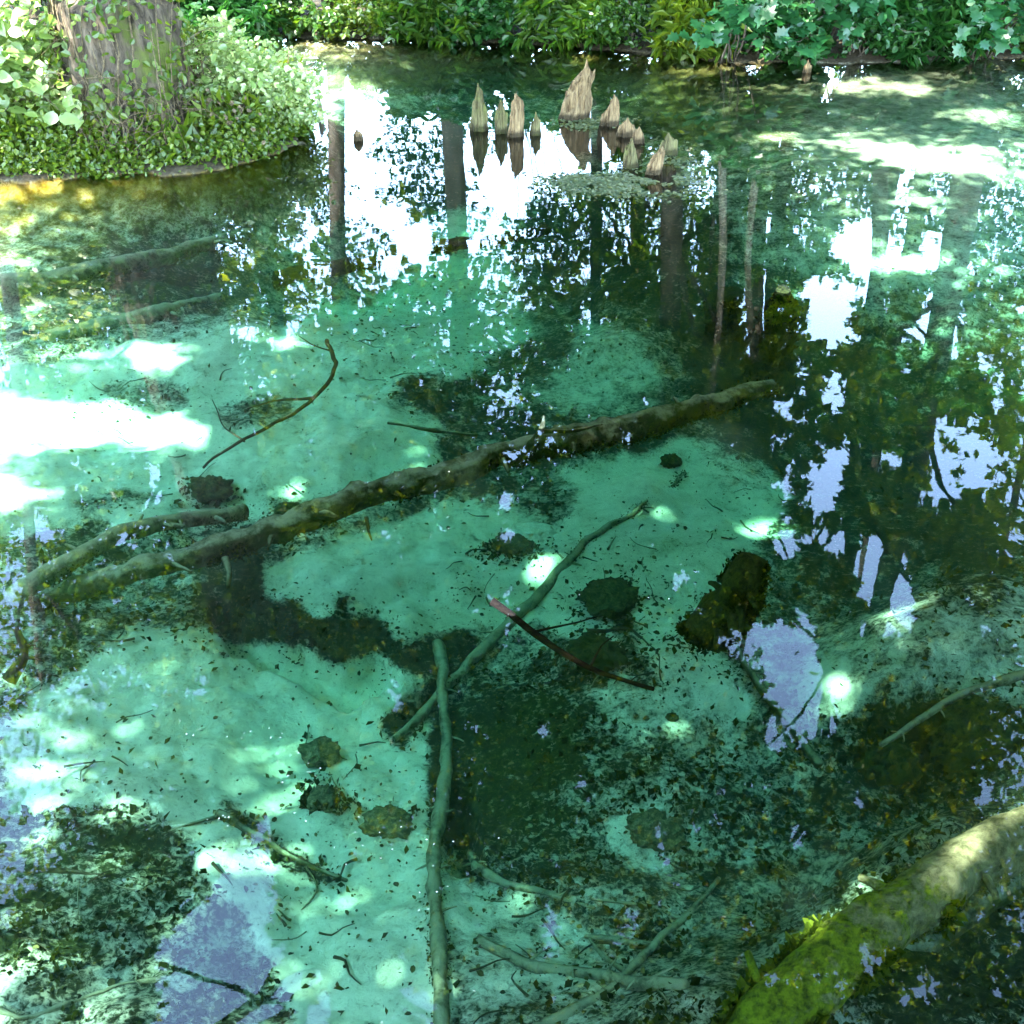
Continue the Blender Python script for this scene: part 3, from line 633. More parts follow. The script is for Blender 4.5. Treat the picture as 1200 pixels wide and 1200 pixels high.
# ivy: stems and leaves hugging the trunk
iv = empty('climbing_ivy', b0 + Vector((0, -.6, 0))); tag(iv, 'ivy and dry creeper climbing the furrowed trunk on the left bank', 'climbing plant')
fb = MB()
for k in range(24):
    a = r.uniform(-2.9, .2); z0 = 0; pts = []; ht = r.uniform(.5, 3.0)
    for q in range(7):
        z = ht * q / 6; a += r.uniform(-.16, .16); i = int(np.argmin(np.abs(TP[:, 2] - z - .1)))
        rr = .60 if z > .6 else .60 + .35 * (.6 - z) * r.uniform(.3, 1.2)
        pts.append(Vector((TP[i][0] + math.cos(a) * rr, TP[i][1] + math.sin(a) * rr, z + .05)))
    tube(fb, pts, r.uniform(.006, .016), .004, sides=5, step=.08, wig=.08, seed=k)
tag(fb.build('vine', DRY, iv), kind='stuff')
fb = MB()
for k in range(340):
    a = r.uniform(-3.3, .3); z = abs(r.normal()) * .45 + .1; rr = .62 + r.uniform(0, .22) * (1 if z < 1.2 else .5)
    s = Vector((b0.x + math.cos(a) * rr * 1.05, b0.y + math.sin(a) * rr, z)); d = Vector((r.normal() * .22, r.normal() * .10, r.normal() * .22))
    tube(fb, [s, s + d * .6 + Vector((0, 0, .04)), s + d * 1.1 + Vector((0, 0, -.05))], r.uniform(.002, .005), .0015, sides=4, step=.06, wig=.06, seed=k)
tag(fb.build('dry_tangle', DRY, iv), kind='stuff')
pp = []
for k in range(60):
    a = r.uniform(-3.1, .1); z = abs(r.normal()) * .8 + .15
    for q in range(r.integers(4, 16)):
        a2 = a + r.normal() * .14; z2 = z + r.normal() * .12; rr = .62 + r.uniform(0, .12)
        pp.append((b0.x + math.cos(a2) * rr * 1.04, b0.y + math.sin(a2) * rr, z2 + .02))
pp = np.array(pp); NN = pp - np.array([b0.x, b0.y, 0]); NN[:, 2] = .4; NN += r.normal(size=NN.shape) * .3
tag(link('leaves', leaf_mesh('ivy_leaves', pp, NN, .085, 'broad', r), LEAFY, iv), kind='stuff')

# ------------------------------------------------------------------ shrubs
def leaf_single(name, lobed=False):
    if lobed:
        o_ = [(0, 0), (.10, -.10), (.12, -.34), (.26, -.25), (.42, -.50), (.52, -.26), (.72, -.30), (.74, -.10), (1, 0), (.74, .10), (.72, .30), (.52, .26), (.42, .50), (.26, .25), (.12, .34), (.10, .10)]
    else:
        o_ = [(0, 0), (.14, -.2), (.4, -.33), (.7, -.24), (1, 0), (.7, .24), (.4, .33), (.14, .2)]
    V = [(a, b, .16 * abs(b) - .18 * a * a) for a, b in o_]; c = (.45, 0, -.02)
    V.append(c); k = len(o_)
    T = [(k, i, (i + 1) % k) for i in range(k)]
    return mesh_np(name, V, T, 3, True)
def shrub(name, label, group, base, lobes, nsp, per, spr, leaf, lm, seed, sky=True, lit=False, singles=0, single_size=.12, lobed=False, front=True, kind='broad', stems=7, cat='shrub', stem_m=None):
    r = np.random.default_rng(seed); base = Vector(base)
    t = empty(name, base); tag(t, label, cat, group)
    P, N, cents = crown(lobes, nsp, per, spr, seed, zmin=.03, sky=sky, lit=lit)
    N = N + np.array([0, -.55, .25])
    cs = cents_ok(cents, seed, sky, lit); mb = MB()
    for c in (cs[r.choice(len(cs), min(stems, len(cs)), replace=False)] if len(cs) else []):
        s = base + Vector((r.normal() * .12, r.normal() * .08, -.1)); e = Vector(c)
        tube(mb, [s, s.lerp(e, .5) + Vector((0, 0, .15)), e], r.uniform(.010, .02), .004, sides=6, step=.12, wig=.06, seed=seed)
    if mb.n: tag(mb.build('stems', stem_m or BARK, t), kind='stuff')
    if singles and len(P) > singles:
        key = P[:, 1] - r.uniform(0, .5, len(P)); idx = np.argsort(key)[:singles]
        me = leaf_single('leaf_shape', lobed); me.materials.append(lm)
        for i in idx:
            o_ = bpy.data.objects.new('leaf', me); C.objects.link(o_); o_.parent = t
            o_.location = P[i] - np.array(base)
            nn = Vector(N[i] + np.array([0, -.2, .5])).normalized(); q = nn.to_track_quat('Z', 'Y'); e = q.to_euler()
            o_.rotation_euler = (q @ Vector((0, 0, 1)).rotation_difference(Vector((0, 0, 1)))).to_euler()
            o_.rotation_euler.rotate_axis('Z', r.uniform(0, 6.28)); s_ = single_size * r.uniform(.7, 1.25); o_.scale = (s_, s_, s_)
        ms = np.ones(len(P), bool); ms[idx] = False; P, N = P[ms], N[ms]
    if len(P): tag(link('foliage', leaf_mesh('foliage', P, N, leaf, kind, r), lm, t), kind='stuff')
    return t
def hz(x, y): return float(height(np.array([x]), np.array([y]))[0])
# left bank
g1 = G(30, 200); 
shrub('leafy_shrub', 'tall sunlit shrub with big pale leaves at the left edge beside the trunk', None, (g1.x - .1, g1.y + .5, .2), [(g1.x - .25, g1.y + .5, 1.25, .75, .45, .75), (g1.x + .1, g1.y + .25, .7, .55, .35, .5), (g1.x - .7, g1.y + .3, .8, .6, .4, .7)], 95, 30, .24, .12, LEAFP, 501, sky=False, singles=260, single_size=.17)
g1 = G(285, 185)
shrub('bushy_shrub', 'rounded pale sunlit shrub at the tip of the left bank', None, (g1.x, g1.y + .45, .2), [(g1.x - .28, g1.y + .6, .72, .42, .40, .50), (g1.x + .18, g1.y + .6, .62, .40, .40, .46), (g1.x + .45, g1.y + .9, .38, .26, .35, .34), (g1.x - .5, g1.y + .35, .35, .3, .25, .35), (g1.x - .1, g1.y + .5, 1.0, .3, .25, .2)], 150, 34, .15, .065, LEAFP, 502, sky=False, singles=200, single_size=.085)
g1 = G(240, 180)
shrub('leafy_shrub', 'low scrubby shrub with yellowing leaves between trunk and rounded pale shrub', None, (g1.x, g1.y + .2, .15), [(g1.x - .05, g1.y + .3, .35, .32, .28, .35), (g1.x - .1, g1.y + .5, .8, .15, .2, .5)], 40, 24, .15, .06, LEAFY, 503, sky=False, stems=34, stem_m=DRY)
# ground cover at the foot of the bank
r = np.random.default_rng(9); pp = []
for k in range(900):
    px_ = r.uniform(-40, 345)
    if 95 < px_ < 260 and r.uniform() < .62: continue
    edge = np.interp(px_, [-40, 110, 235, 300, 345], [212, 208, 202, 188, 160]); g = G(px_, edge - abs(r.normal()) * 12)
    hgt = .04 + abs(r.normal()) * (.15 if px_ < 80 else .10)
    hz_ = hz(g.x, g.y) * .5
    for q in range(26): pp.append((g.x + r.normal() * .10, g.y + .08 + r.normal() * .08, max(.01, hz_ + r.uniform(0, 1) * hgt * 2)))
pp = np.array(pp); NN = r.normal(size=pp.shape) * .6 + np.array([0, -.5, .8])
tag(link('ground_cover', leaf_mesh('ground_cover', pp, NN, .055, 'broad', r), LEAFY), 'yellow-green ground cover spilling over the left bank to the water', 'ground cover', kind='stuff')
pp = []; nn_ = []
for k in range(130):
    px_ = r.uniform(-30, 350); g = G(px_, np.interp(px_, [-40, 110, 235, 300, 345], [208, 205, 198, 182, 150]) - abs(r.normal()) * 16); hgt = r.uniform(.12, .5)
    for q in range(16): pp.append((g.x + r.normal() * .05, g.y + .1 + r.normal() * .05, .06 + hgt * r.uniform(.1, 1)))
pp = np.array(pp)
tag(link('bank_grass', leaf_mesh('bank_grass', pp, r.normal(size=pp.shape) * .8 + np.array([0, -.3, .3]), .17, 'blade', r, droop=-1.2), LEAFY), 'ragged grass blades sticking up along the left bank', 'grass', kind='stuff')
pp = np.array([(G(px_, 190).x + r.normal() * .1, G(px_, 190 - 14 * abs(r.normal())).y, .1 + abs(r.normal()) * .28) for px_ in r.uniform(60, 300, 420)])
tag(link('dead_leaves', leaf_mesh('dead_leaves', pp, r.normal(size=pp.shape) + np.array([0, -.3, .3]), .06, 'broad', r), DRY), 'withered brown leaves caught among the stems of the left bank', 'dead leaves', kind='stuff')
# tall stalks
for i, (px_, py_, h_) in enumerate([(205, 190, 1.9), (214, 188, 1.5), (222, 180, 1.75), (300, 92, .45), (340, 110, .55), (318, 96, .35), (200, 196, 1.3), (330, 100, .4), (360, 100, .35)]):
    g = G(px_, py_); mb = MB(); l_ = r.uniform(-.06, .1)
    t = empty('grass_stalk', (g.x, g.y, .1)); tag(t, ['dry tall stalk just right of the ivy-clad trunk', 'second dry stalk right of the ivy-clad trunk, leaning', 'rightmost tall dry stalk beside the ivy-clad trunk', 'short green stalk above the rounded pale shrub', 'arching stalk at the right of the rounded pale shrub', 'tiny stalk over the middle of the rounded pale shrub', 'short dry stalk against the edge of the ivy-clad trunk', 'small stalk behind the rounded pale shrub', 'lone stalk at the tip of the left bank'][i], 'grass stalk', 'stalks on the left bank')
    tube(mb, [Vector((g.x, g.y, .05)), Vector((g.x + l_ * .4, g.y, h_ * .55)), Vector((g.x + l_ * 2, g.y - .05, h_))], .009, .003, sides=5, step=.1, wig=.04)
    mb.build('stem', DRY, t)
    q = np.array([(g.x + l_ * 2 * z / h_ + r.normal() * .035, g.y + r.normal() * .02, z) for z in r.uniform(h_ * .35, h_, 14)])
    tag(link('blades', leaf_mesh('blades', q, r.normal(size=q.shape), .06, 'broad', r), LEAFY, t), kind='stuff')
# far bank hedge: (px, waterline py, half width m, height, leaf material painted yellow-green for sun or dark for shade, label)
hedge = [(-40, 44, 1.1, 1.3, LEAF, 'far-bank shrub hidden behind the big-leaved shrub'), (215, 44, .8, 1.2, LEAFD, 'dark green far-bank shrub just right of the ivy-clad trunk'), (285, 44, .8, 1.3, LEAFD, 'dark green far-bank shrub above the rounded pale shrub'), (355, 45, .7, 1.1, LEAF, 'mid green far-bank shrub above the tip of the left bank'),
         (432, 46, .7, 1.0, LEAFY, 'sunlit yellow-green shrub on the far bank'), (505, 48, .75, 1.1, LEAF, 'bright green far-bank shrub right of the sunlit one'), (585, 50, .8, 1.3, LEAFD, 'dense green far-bank shrub above the leftmost stump shards'),
         (665, 54, .8, 1.2, LEAF, 'far-bank shrub with fern-like fronds above the tallest stump shard'), (745, 60, .8, 1.4, LEAF, 'green far-bank shrub left of the maple'), (815, 68, .6, 1.4, LEAFY, 'loose yellowish far-bank shrub beside the maple boughs'), (905, 72, .9, 1.5, LEAFD, 'shadowy shrub behind the maple boughs'), (1000, 73, .9, 1.4, LEAFD, 'dark shrub around the pale forked stems'), (1090, 70, .9, 1.4, LEAFD, 'dark far-bank shrub in the shade near the right corner'), (1180, 66, 1.0, 1.5, LEAF, 'green far-bank shrub in the top right corner'), (1290, 64, 1.2, 1.6, LEAF, 'far-bank shrub beyond the right edge')]
for i, (px_, py_, hw, h_, lm_, lab) in enumerate(hedge):
    g = G(px_, py_); y = g.y + .16
    shrub('leafy_shrub', lab, 'hedge of shrubs along the far bank', (g.x, y, .15), [(g.x, y, h_ * .45, hw, .5, h_ * .5), (g.x + hw * .4, y - .25, h_ * .25, hw * .6, .35, h_ * .32), (g.x - hw * .5, y - .2, h_ * .3, hw * .5, .35, h_ * .35), (g.x, y + .5, h_ * .8, hw, .5, h_ * .4)],
          125, 34, .15, ([.075, .10, .12, .085][i % 4] if i not in (2, 5, 7, 9, 12) else .24), lm_, 520 + i, singles=0, kind='broad' if i not in (2, 5, 7, 9, 12) else 'blade')
# taller dark understorey behind it
for i, (px_, D, h_) in enumerate([(60, 19.5, 4.2), (190, 20, 4.0), (330, 20.5, 4.5), (480, 20.5, 4.2), (610, 20.5, 4.6), (740, 19.8, 4.6), (860, 19.4, 4.8), (980, 19.2, 4.6), (1110, 19, 4.6), (1250, 19, 4.6)]):
    b = Ar(px_, 60, D)
    shrub('tall_shrub', 'tall dark bush behind the far hedge, ' + ['behind the big-leaved shrub', 'behind the ivy-clad trunk', 'above the rounded pale shrub', 'behind the sunlit yellow-green shrub', 'behind the leftmost stump shards', 'behind the tallest stump shard', 'left of the maple', 'behind the maple boughs', 'near the right corner', 'beyond the right edge'][i], 'tall bushes behind the far hedge', (b.x, D, .2),
          [(b.x, D, h_ * .38, 1.5, .8, h_ * .4), (b.x + .4, D - .2, h_ * .8, 1.2, .8, h_ * .3)], 190, 30, .4, .11, LEAFD, 560 + i, kind='diamond')
# maple boughs with big leaves
for i, (px_, py_, s_, n_, lab) in enumerate([(868, 62, 1.0, 150, 'young maple with big drooping leaves hanging over the water'), (962, 58, .9, 130, 'maple bough with a pale lit leaf spray'), (1165, 58, 1.0, 110, 'young maple in the top right corner with large leaves')]):
    g = G(px_, py_ + 22); y = g.y - .1
    shrub('maple_sapling', lab, 'young maples on the far bank', (g.x, g.y + .7, .1), [(g.x, y, .72, .5, .3, .28), (g.x - .35 * s_, y - .15, .50, .35, .2, .2), (g.x + .3, y, .9, .5, .3, .3)], 26, 9, .24, .15, LEAFM, 590 + i, singles=n_, single_size=.21, lobed=True, stems=9)
# pale forked stems and roots at the far bank
mb = MB(); g = G(1000, 66)
t = empty('bare_bush', (g.x, g.y, 0)); tag(t, 'pale forked bare stems rising from the dark far bank', 'bush')
for k, (dx, h_) in enumerate([(-.12, 1.1), (.12, 1.0), (.28, .8), (-.3, .8), (.02, 1.2)]):
    mb = MB(); tube(mb, [Vector((g.x, g.y - .05, -.05)), Vector((g.x + dx * .5, g.y, h_ * .5)), Vector((g.x + dx * 1.6, g.y, h_))], .024, .008, sides=7, step=.1, wig=.08, seed=k); mb.build('stem', BARK_PALE, t)

# ------------------------------------------------------------------ splintered stump shards standing in the water
def shard(px_, py_, h_, w_, lean=0, seed=0, label='', m_=WOOD, below=.35, group='splintered stump shards standing in the water', thick=.55, peak=(0.0,), roll=0):
    r = np.random.default_rng(seed); g = G(px_, py_); t = 30; rings = 16; w_ = w_ * .82
    a = np.linspace(0, 2 * np.pi, t, endpoint=False)
    prof = 1 + .22 * (vnoise(np.column_stack([np.cos(a) * 2.4, np.sin(a) * 2.4]) + seed, seed) - .5) * 2 + .10 * np.sign(np.sin(a * 9 + seed)) * r.uniform(.3, 1, t)
    hx = np.cos(a)
    H = np.zeros(t)
    for pk in peak: H = np.maximum(H, 1 - np.clip(np.abs(hx - pk) / 1.3, 0, 1) ** 1.7)
    jag = np.repeat(r.uniform(0, 1, (t + 2) // 3), 3)[:t]; H = h_ * np.clip(.38 + .62 * H * (.62 + .38 * jag) + r.uniform(-.05, .05, t), .2, 1); im = int(np.argmax(H)); H[im] = h_; H[im - 1] = h_ * .95; H[(im + 1) % t] = h_ * .90; V = []
    for j in range(rings + 1):
        f = j / rings
        for i in range(t):
            z = -below + (H[i] + below) * f; zz = max(z, 0) / h_
            tap = 1.0 - .42 * zz ** 1.6 + .12 * math.exp(-max(z, 0) * 18)
            gv = 1 + .06 * math.sin(a[i] * 7 + z * 5 + seed)
            rr = w_ * .5 * tap * prof[i] * gv
            V.append((math.cos(a[i]) * rr + lean * max(z, 0) + (.04 * w_ * math.sin(z * 14 + seed)), math.sin(a[i]) * rr * thick, z))
    base = len(V)
    for i in range(t):
        z = H[i] - h_ * .10; V.append((V[rings * t + i][0] * .55 + lean * max(z, 0) * .45, V[rings * t + i][1] * .45, z))
    V.append((lean * h_ * .35, 0, h_ * .28)); c = len(V) - 1
    Fq = [[j * t + i, j * t + (i + 1) % t, (j + 1) * t + (i + 1) % t, (j + 1) * t + i] for j in range(rings) for i in range(t)]
    Fq += [[rings * t + i, rings * t + (i + 1) % t, base + (i + 1) % t, base + i] for i in range(t)]
    Fq += [[base + i, base + (i + 1) % t, base + (i + 2) % t, c] for i in range(0, t, 2)]
    V = np.array(V); V[:, :2] += (fbm(V * np.array([25, 25, 6]), seed, 3)[:, None] - .5) * w_ * .40
    cr, sr = math.cos(roll), math.sin(roll); V[:, :2] = V[:, :2] @ np.array([[cr, sr], [-sr, cr]])
    me = mesh_np('stump_shard', V, Fq, 4, False)
    return tag(link('stump_shard', me, m_, None, (g.x, g.y, 0)), label, 'stump', group)
shard(674, 139, .62, .36, .16, 1, 'tallest pale splintered stump shard with a forked tip, leaning right', peak=(.3, .55), thick=.6)
shard(561, 153, .50, .19, .02, 2, 'leftmost tall pointed stump shard with olive bark', WOOD_M)
shard(587, 156, .36, .15, .0, 3, 'dull narrow shard second from the left beside the pointed one', WOOD_M)
shard(604, 160, .46, .17, .03, 4, 'brown split shard right of the dull narrow one', WOOD, peak=(-.3, .5))
shard(628, 158, .24, .12, .0, 5, 'low dark shard left of the tallest shard', WOOD_M)
shard(714, 147, .34, .22, .10, 6, 'stubby pale shard just right of the tallest one', WOOD, peak=(.4,))
shard(733, 160, .20, .20, -.05, 7, 'squat brown shard behind the row to the right', WOOD)
shard(746, 168, .18, .14, .1, 8, 'small brown shard touching the squat one', WOOD)
shard(739, 197, .30, .15, .0, 9, 'rounded upright shard nearest the weed mat', WOOD_M, peak=(-.1,))
shard(767, 204, .26, .15, .22, 10, 'forked low shard with a pale splinter in the weed mat', WOOD, peak=(-.4, .7))
shard(782, 181, .22, .19, .0, 12, 'rightmost blunt shard with a grey top', WOOD_M)
shard(375, 137, .27, .065, .0, 13, 'thin pale post in front of the shallow mud by the left bank', BARK_PALE, group=None, thick=.9)
shard(419, 165, .12, .10, .0, 14, 'tiny stump tip poking up in the left sky glare', WOOD, group=None)
shard(945, 85, .16, .12, .1, 15, 'small pale snag in the shade under the maple boughs', WOOD, group=None)

# ------------------------------------------------------------------ sunken logs and branches
def W(pts, lie=None): return [G(a, b, z) if z is not None else bed(a, b, lie or 0.0) for a, b, z in pts]
def log(name, label, pts, r0, r1, m_, cat='log', group=None, amp=.02, sides=20, seed=0, wig=.03, step=.04, radii=None, freq=7, subs=()):
    P = W(pts, r0 * .6); t = empty(name, P[0]); tag(t, label, cat, group); mb = MB()
    tube(mb, P, r0, r1, sides=sides, step=step, amp=amp, freq=freq, seed=seed, wig=wig, radii=radii); mb.build('stem', m_, t)
    rs = np.random.default_rng(seed + 900); PP, _ = smooth_path(P, .05)
    for k in range(7 if r0 > .03 else 5):
        i = rs.integers(2, len(PP) - 2); q = Vector(PP[i]); tg = (Vector(PP[i + 1]) - Vector(PP[i - 1])).normalized(); sd_ = tg.cross(Vector((0, 0, 1))).normalized() * rs.choice([-1, 1])
        rr = radii[int(i / len(PP) * len(radii))] if radii is not None else (r0 + r1) / 2
        L = rs.uniform(.8, 2.6) * min(rr, .05) + rr; e = q + sd_ * L + tg * L * rs.uniform(-.6, .9) + Vector((0, 0, rs.uniform(.0, .5) * rr))
        mb = MB(); tube(mb, [q, q.lerp(e, .6) + Vector((0, 0, rr * .2)), e], rr * rs.uniform(.22, .42), rr * .12, sides=6, step=.02, amp=rr * .1, freq=25, seed=seed + k, wig=rr * .5); mb.build('branch_stub', m_, t)
    for k, (nm, sp, a, b_) in enumerate(subs):
        mb = MB(); tube(mb, W(sp, a * .3), a, b_, sides=8, step=.03, amp=a * .3, freq=20, seed=seed + k, wig=.03); mb.build(nm, m_, t)
    return t
log('sunken_log', 'long olive sunken trunk lying across the middle of the pond', [(40, 702, -.62), (150, 672, -.5), (300, 627, -.42), (400, 592, -.36), (500, 563, -.32), (600, 533, -.28), (700, 510, -.24), (800, 482, -.22), (905, 452, -.3)],
    .1, .08, SUNK, amp=.05, freq=11, sides=36, seed=5, radii=[.055, .066, .078, .080, .074, .080, .088, .075, .05],
    subs=[('branch_stub', [(618, 528, -.2), (634, 505, -.02), (637, 488, .04)], .026, .008), ('branch_stub', [(636, 506, -.03), (668, 506, -.04), (705, 498, -.10)], .016, .006), ('branch_stub', [(432, 606, -.38), (433, 622, -.45), (436, 634, -.5)], .012, .004), ('branch_stub', [(262, 655, -.4), (268, 672, -.45), (266, 690, -.5)], .02, .012)])
log('sunken_log', 'short pale silted trunk ending at the left border above the long trunk', [(12, 702, -.5), (50, 676, -.42), (130, 633, -.4), (200, 612, -.45), (285, 600, -.6)], .055, .05, SUNK_PALE, amp=.02, seed=6)
log('sunken_log', 'pale silted pole lying upright in the picture at lower centre', [(513, 752, None), (521, 830, None), (524, 900, None), (511, 1000, None), (514, 1100, None), (520, 1220, None)], .031, .030, SUNK_PALE, amp=.02, freq=14, seed=7, wig=.03)
log('sunken_branch', 'thin spotted branch slanting from the centre down to the pale pole', [(805, 556, None), (750, 590, None), (690, 632, None), (640, 690, None), (600, 732, None), (535, 790, None), (462, 868, None)], .012, .03, SUNK_PALE, cat='branch', seed=8, radii=[.008, .014, .024, .032, .034, .03, .02], wig=.06, amp=.012)
log('floating_stick', 'wet reddish stick with a pale cut end breaking the surface at centre', [(576, 705, .035), (610, 728, -.02), (655, 760, -.06), (700, 786, -.12), (765, 808, -.22)], .018, .009, STICK, cat='stick', seed=9, sides=10, amp=.004, wig=.03,
    subs=[('twig', [(625, 740, -.03), (660, 730, -.06), (700, 722, -.12)], .006, .003), ('twig', [(690, 780, -.1), (700, 760, -.14), (720, 745, -.2)], .006, .003)])
log('mossy_snag', 'thick dark mossy log stub right of centre with one end near the surface', [(884, 655, -.06), (868, 690, -.2), (845, 720, -.36), (822, 752, -.5)], .07, .1, SUNK_MOSS, cat='log', seed=10, radii=[.06, .10, .115, .10], amp=.05, sides=24, freq=9)
log('sunken_branch', 'dark crooked branch at upper left curving down to the white silt', [(384, 398, -.2), (393, 425, -.18), (381, 455, -.2), (352, 480, -.22), (320, 498, -.25), (280, 520, -.3), (238, 548, -.4)], .016, .008, SUNK_DARK, cat='branch', seed=11, sides=8, amp=.003, wig=.05,
    subs=[('twig', [(368, 467, -.2), (330, 470, -.25), (290, 480, -.35)], .011, .005), ('twig', [(285, 517, -.3), (262, 500, -.3), (250, 470, -.2)], .007, .003), ('twig', [(388, 412, -.2), (366, 405, -.2), (350, 395, -.18)], .006, .003)])
log('sunken_branch', 'bare tan branch running down right under the blue sky gap', [(858, 752, None), (880, 790, None), (915, 840, None), (962, 898, None)], .02, .024, SUNK, cat='branch', seed=12, sides=10, amp=.008, wig=.04)
log('sunken_branch', 'pale branch slanting through the shade near the right border', [(1215, 782, -.4), (1140, 812, -.45), (1090, 840, -.5), (1035, 873, -.55)], .022, .014, SUNK_PALE, cat='branch', seed=13, sides=10, amp=.008, wig=.04)
log('sunken_log', 'huge tan fallen trunk with yellow-green algae in the lower right corner', [(790, 1330, -.50), (875, 1222, -.47), (925, 1172, -.44), (975, 1128, -.42), (1040, 1078, -.40), (1130, 1020, -.37), (1290, 930, -.34)], .18, .2, BIGLOG, seed=14, sides=64, amp=.03, radii=[.09, .10, .11, .112, .105, .10, .115], freq=9, wig=.03, step=.02)
log('sunken_log', 'narrow dark trunk lying against the lower side of the huge fallen trunk', [(880, 1230, -.75), (1000, 1160, -.72), (1100, 1090, -.62), (1260, 990, -.5)], .06, .05, SUNK, seed=15, amp=.03)
log('sunken_branch', 'pale root-like branch with a hooked end at lower centre', [(548, 1000, None), (562, 1018, None), (585, 1032, None), (640, 1046, None), (700, 1060, None)], .022, .012, SUNK_PALE, cat='branch', seed=17, sides=10, wig=.06, amp=.01)
log('sunken_branch', 'long pale branch rising to the right at the bottom of the pond picture', [(612, 1215, None), (680, 1175, None), (740, 1135, None), (790, 1085, None), (840, 1030, None)], .024, .012, SUNK_PALE, cat='branch', seed=18, sides=10, wig=.06, amp=.01,
    subs=[('twig', [(735, 1138, None), (700, 1110, None), (690, 1098, None)], .012, .006), ('twig', [(770, 1106, None), (720, 1098, None), (688, 1096, None)], .016, .008), ('twig', [(800, 1074, None), (760, 1060, None), (690, 1055, None)], .010, .005)])
log('sunken_branch', 'thin pale branch lying nearly level near the bottom at centre', [(560, 1100, None), (620, 1128, None), (690, 1136, None), (800, 1156, None)], .02, .03, SUNK_PALE, cat='branch', seed=19, sides=10, wig=.06, amp=.01)
log('sunken_branch', 'dark brittle branch crossing the lower left silt', [(255, 950, None), (300, 978, None), (350, 1008, None), (402, 1030, None)], .02, .008, SUNK, cat='branch', seed=20, sides=8, wig=.07, amp=.008,
    subs=[('twig', [(262, 955, None), (225, 965, None), (190, 978, None)], .010, .005), ('twig', [(350, 1008, None), (372, 1040, None), (350, 1070, None)], .006, .003)])
log('sunken_branch', 'slender branch deep in the algae at the lower left border', [(-20, 1010, None), (60, 1018, None), (130, 1030, None)], .014, .006, SUNK_DARK, cat='branch', seed=21, sides=8, wig=.06)
log('sunken_branch', 'pale slender branch at the bottom left corner', [(-20, 1190, None), (40, 1190, None), (120, 1160, None), (200, 1140, None)], .012, .008, SUNK_PALE, cat='branch', seed=22, sides=8, wig=.06)
log('sunken_log', 'silted trunk below the left bank, upper one of two parallel trunks', [(-20, 338, -.35), (60, 326, -.33), (130, 312, -.33), (230, 290, -.4), (300, 272, -.6)], .09, .06, SUNK_PALE, seed=23, amp=.03)
log('sunken_log', 'silted trunk below the left bank, lower one of two parallel trunks', [(60, 398, -.6), (120, 384, -.55), (190, 368, -.55), (260, 350, -.65)], .08, .06, SUNK_PALE, seed=24, amp=.03)
log('sunken_log', 'green trunk lying level between the sky openings, far side of the clearing', [(320, 325, -.35), (400, 312, -.3), (490, 292, -.28), (560, 285, -.3), (640, 268, -.4)], .06, .05, SUNK_MOSS, seed=25, amp=.03)
log('sunken_branch', 'thin olive branch pointing left under the mid-pond moss', [(455, 496, None), (500, 503, None), (560, 508, None)], .01, .018, SUNK, cat='branch', seed=26, sides=8, wig=.03)
log('sunken_branch', 'dark broken fork among the litter at the left border', [(12, 800, -.3), (30, 770, -.25), (20, 735, -.2)], .03, .02, SUNK_DARK, cat='branch', seed=27, sides=8)
log('sunken_branch', 'short crooked branch emerging beside the yellow mud at right centre', [(690, 745, None), (730, 735, None), (770, 760, None), (778, 800, None)], .012, .006, SUNK_DARK, cat='branch', seed=28, sides=8, wig=.08)

def fuzz(t, count, size, mt, seed, cond=None, name='algae'):
    """soft threads of algae growing from the upper side of a sunken trunk, a part of it"""
    st = [c for c in C.objects if c.parent == t and c.name.startswith('stem')][0]; me = st.data; n_ = len(me.vertices)
    V = np.empty(n_ * 3, np.float32); me.vertices.foreach_get('co', V); V = V.reshape(-1, 3)
    N = np.empty(n_ * 3, np.float32); me.vertices.foreach_get('normal', N); N = N.reshape(-1, 3)
    r = np.random.default_rng(seed); ok_ = N[:, 2] > -.15
    if cond is not None: ok_ &= cond(V)
    ok_ &= fbm(V * 5, seed, 3) > .45
    idx = np.flatnonzero(ok_)
    if len(idx) == 0: return
    idx = r.choice(idx, count); P = V[idx] + r.normal(size=(count, 3)) * .012; NN = N[idx] + r.normal(size=(count, 3)) * .8
    tag(link(name, leaf_mesh(name, P, NN, size, 'diamond', r, droop=-.4), mt, t, list(-np.array(t.location))), kind='stuff')
algm = leafmat('algae_threads', [(.2, (.02, .035, .004)), (.5, (.07, .095, .008)), (.85, (.15, .18, .02))], gloss=.0)
algd = leafmat('algae_threads_dark', [(.2, (.006, .010, .003)), (.5, (.02, .028, .006)), (.85, (.06, .07, .02))], gloss=.0)
for t in [c for c in C.objects if c.type == 'EMPTY' and 'label' in c]:
    lb_ = c_ = t['label']
    if lb_.startswith('huge tan fallen'): fuzz(t, 12000, .045, algm, 1, lambda V: V[:, 0] < 1.6 + .3 * (fbm(V * 4, 3, 2) - .5)); fuzz(t, 2500, .018, WEED, 2, lambda V: V[:, 0] > 1.4, 'silt_fluff')
    elif lb_.startswith('long olive sunken'): fuzz(t, 7000, .022, algd, 3); fuzz(t, 1500, .02, algm, 4)
    elif lb_.startswith('thick dark mossy'): fuzz(t, 3500, .026, algd, 5); fuzz(t, 500, .02, algm, 6)
    elif lb_.startswith('short pale silted trunk') or lb_.startswith('pale silted pole') or lb_.startswith('thin spotted'): fuzz(t, 1500, .014, algd, 7)
    elif lb_.startswith('green trunk') or lb_.startswith('silted trunk'): fuzz(t, 2500, .025, algd, 8)

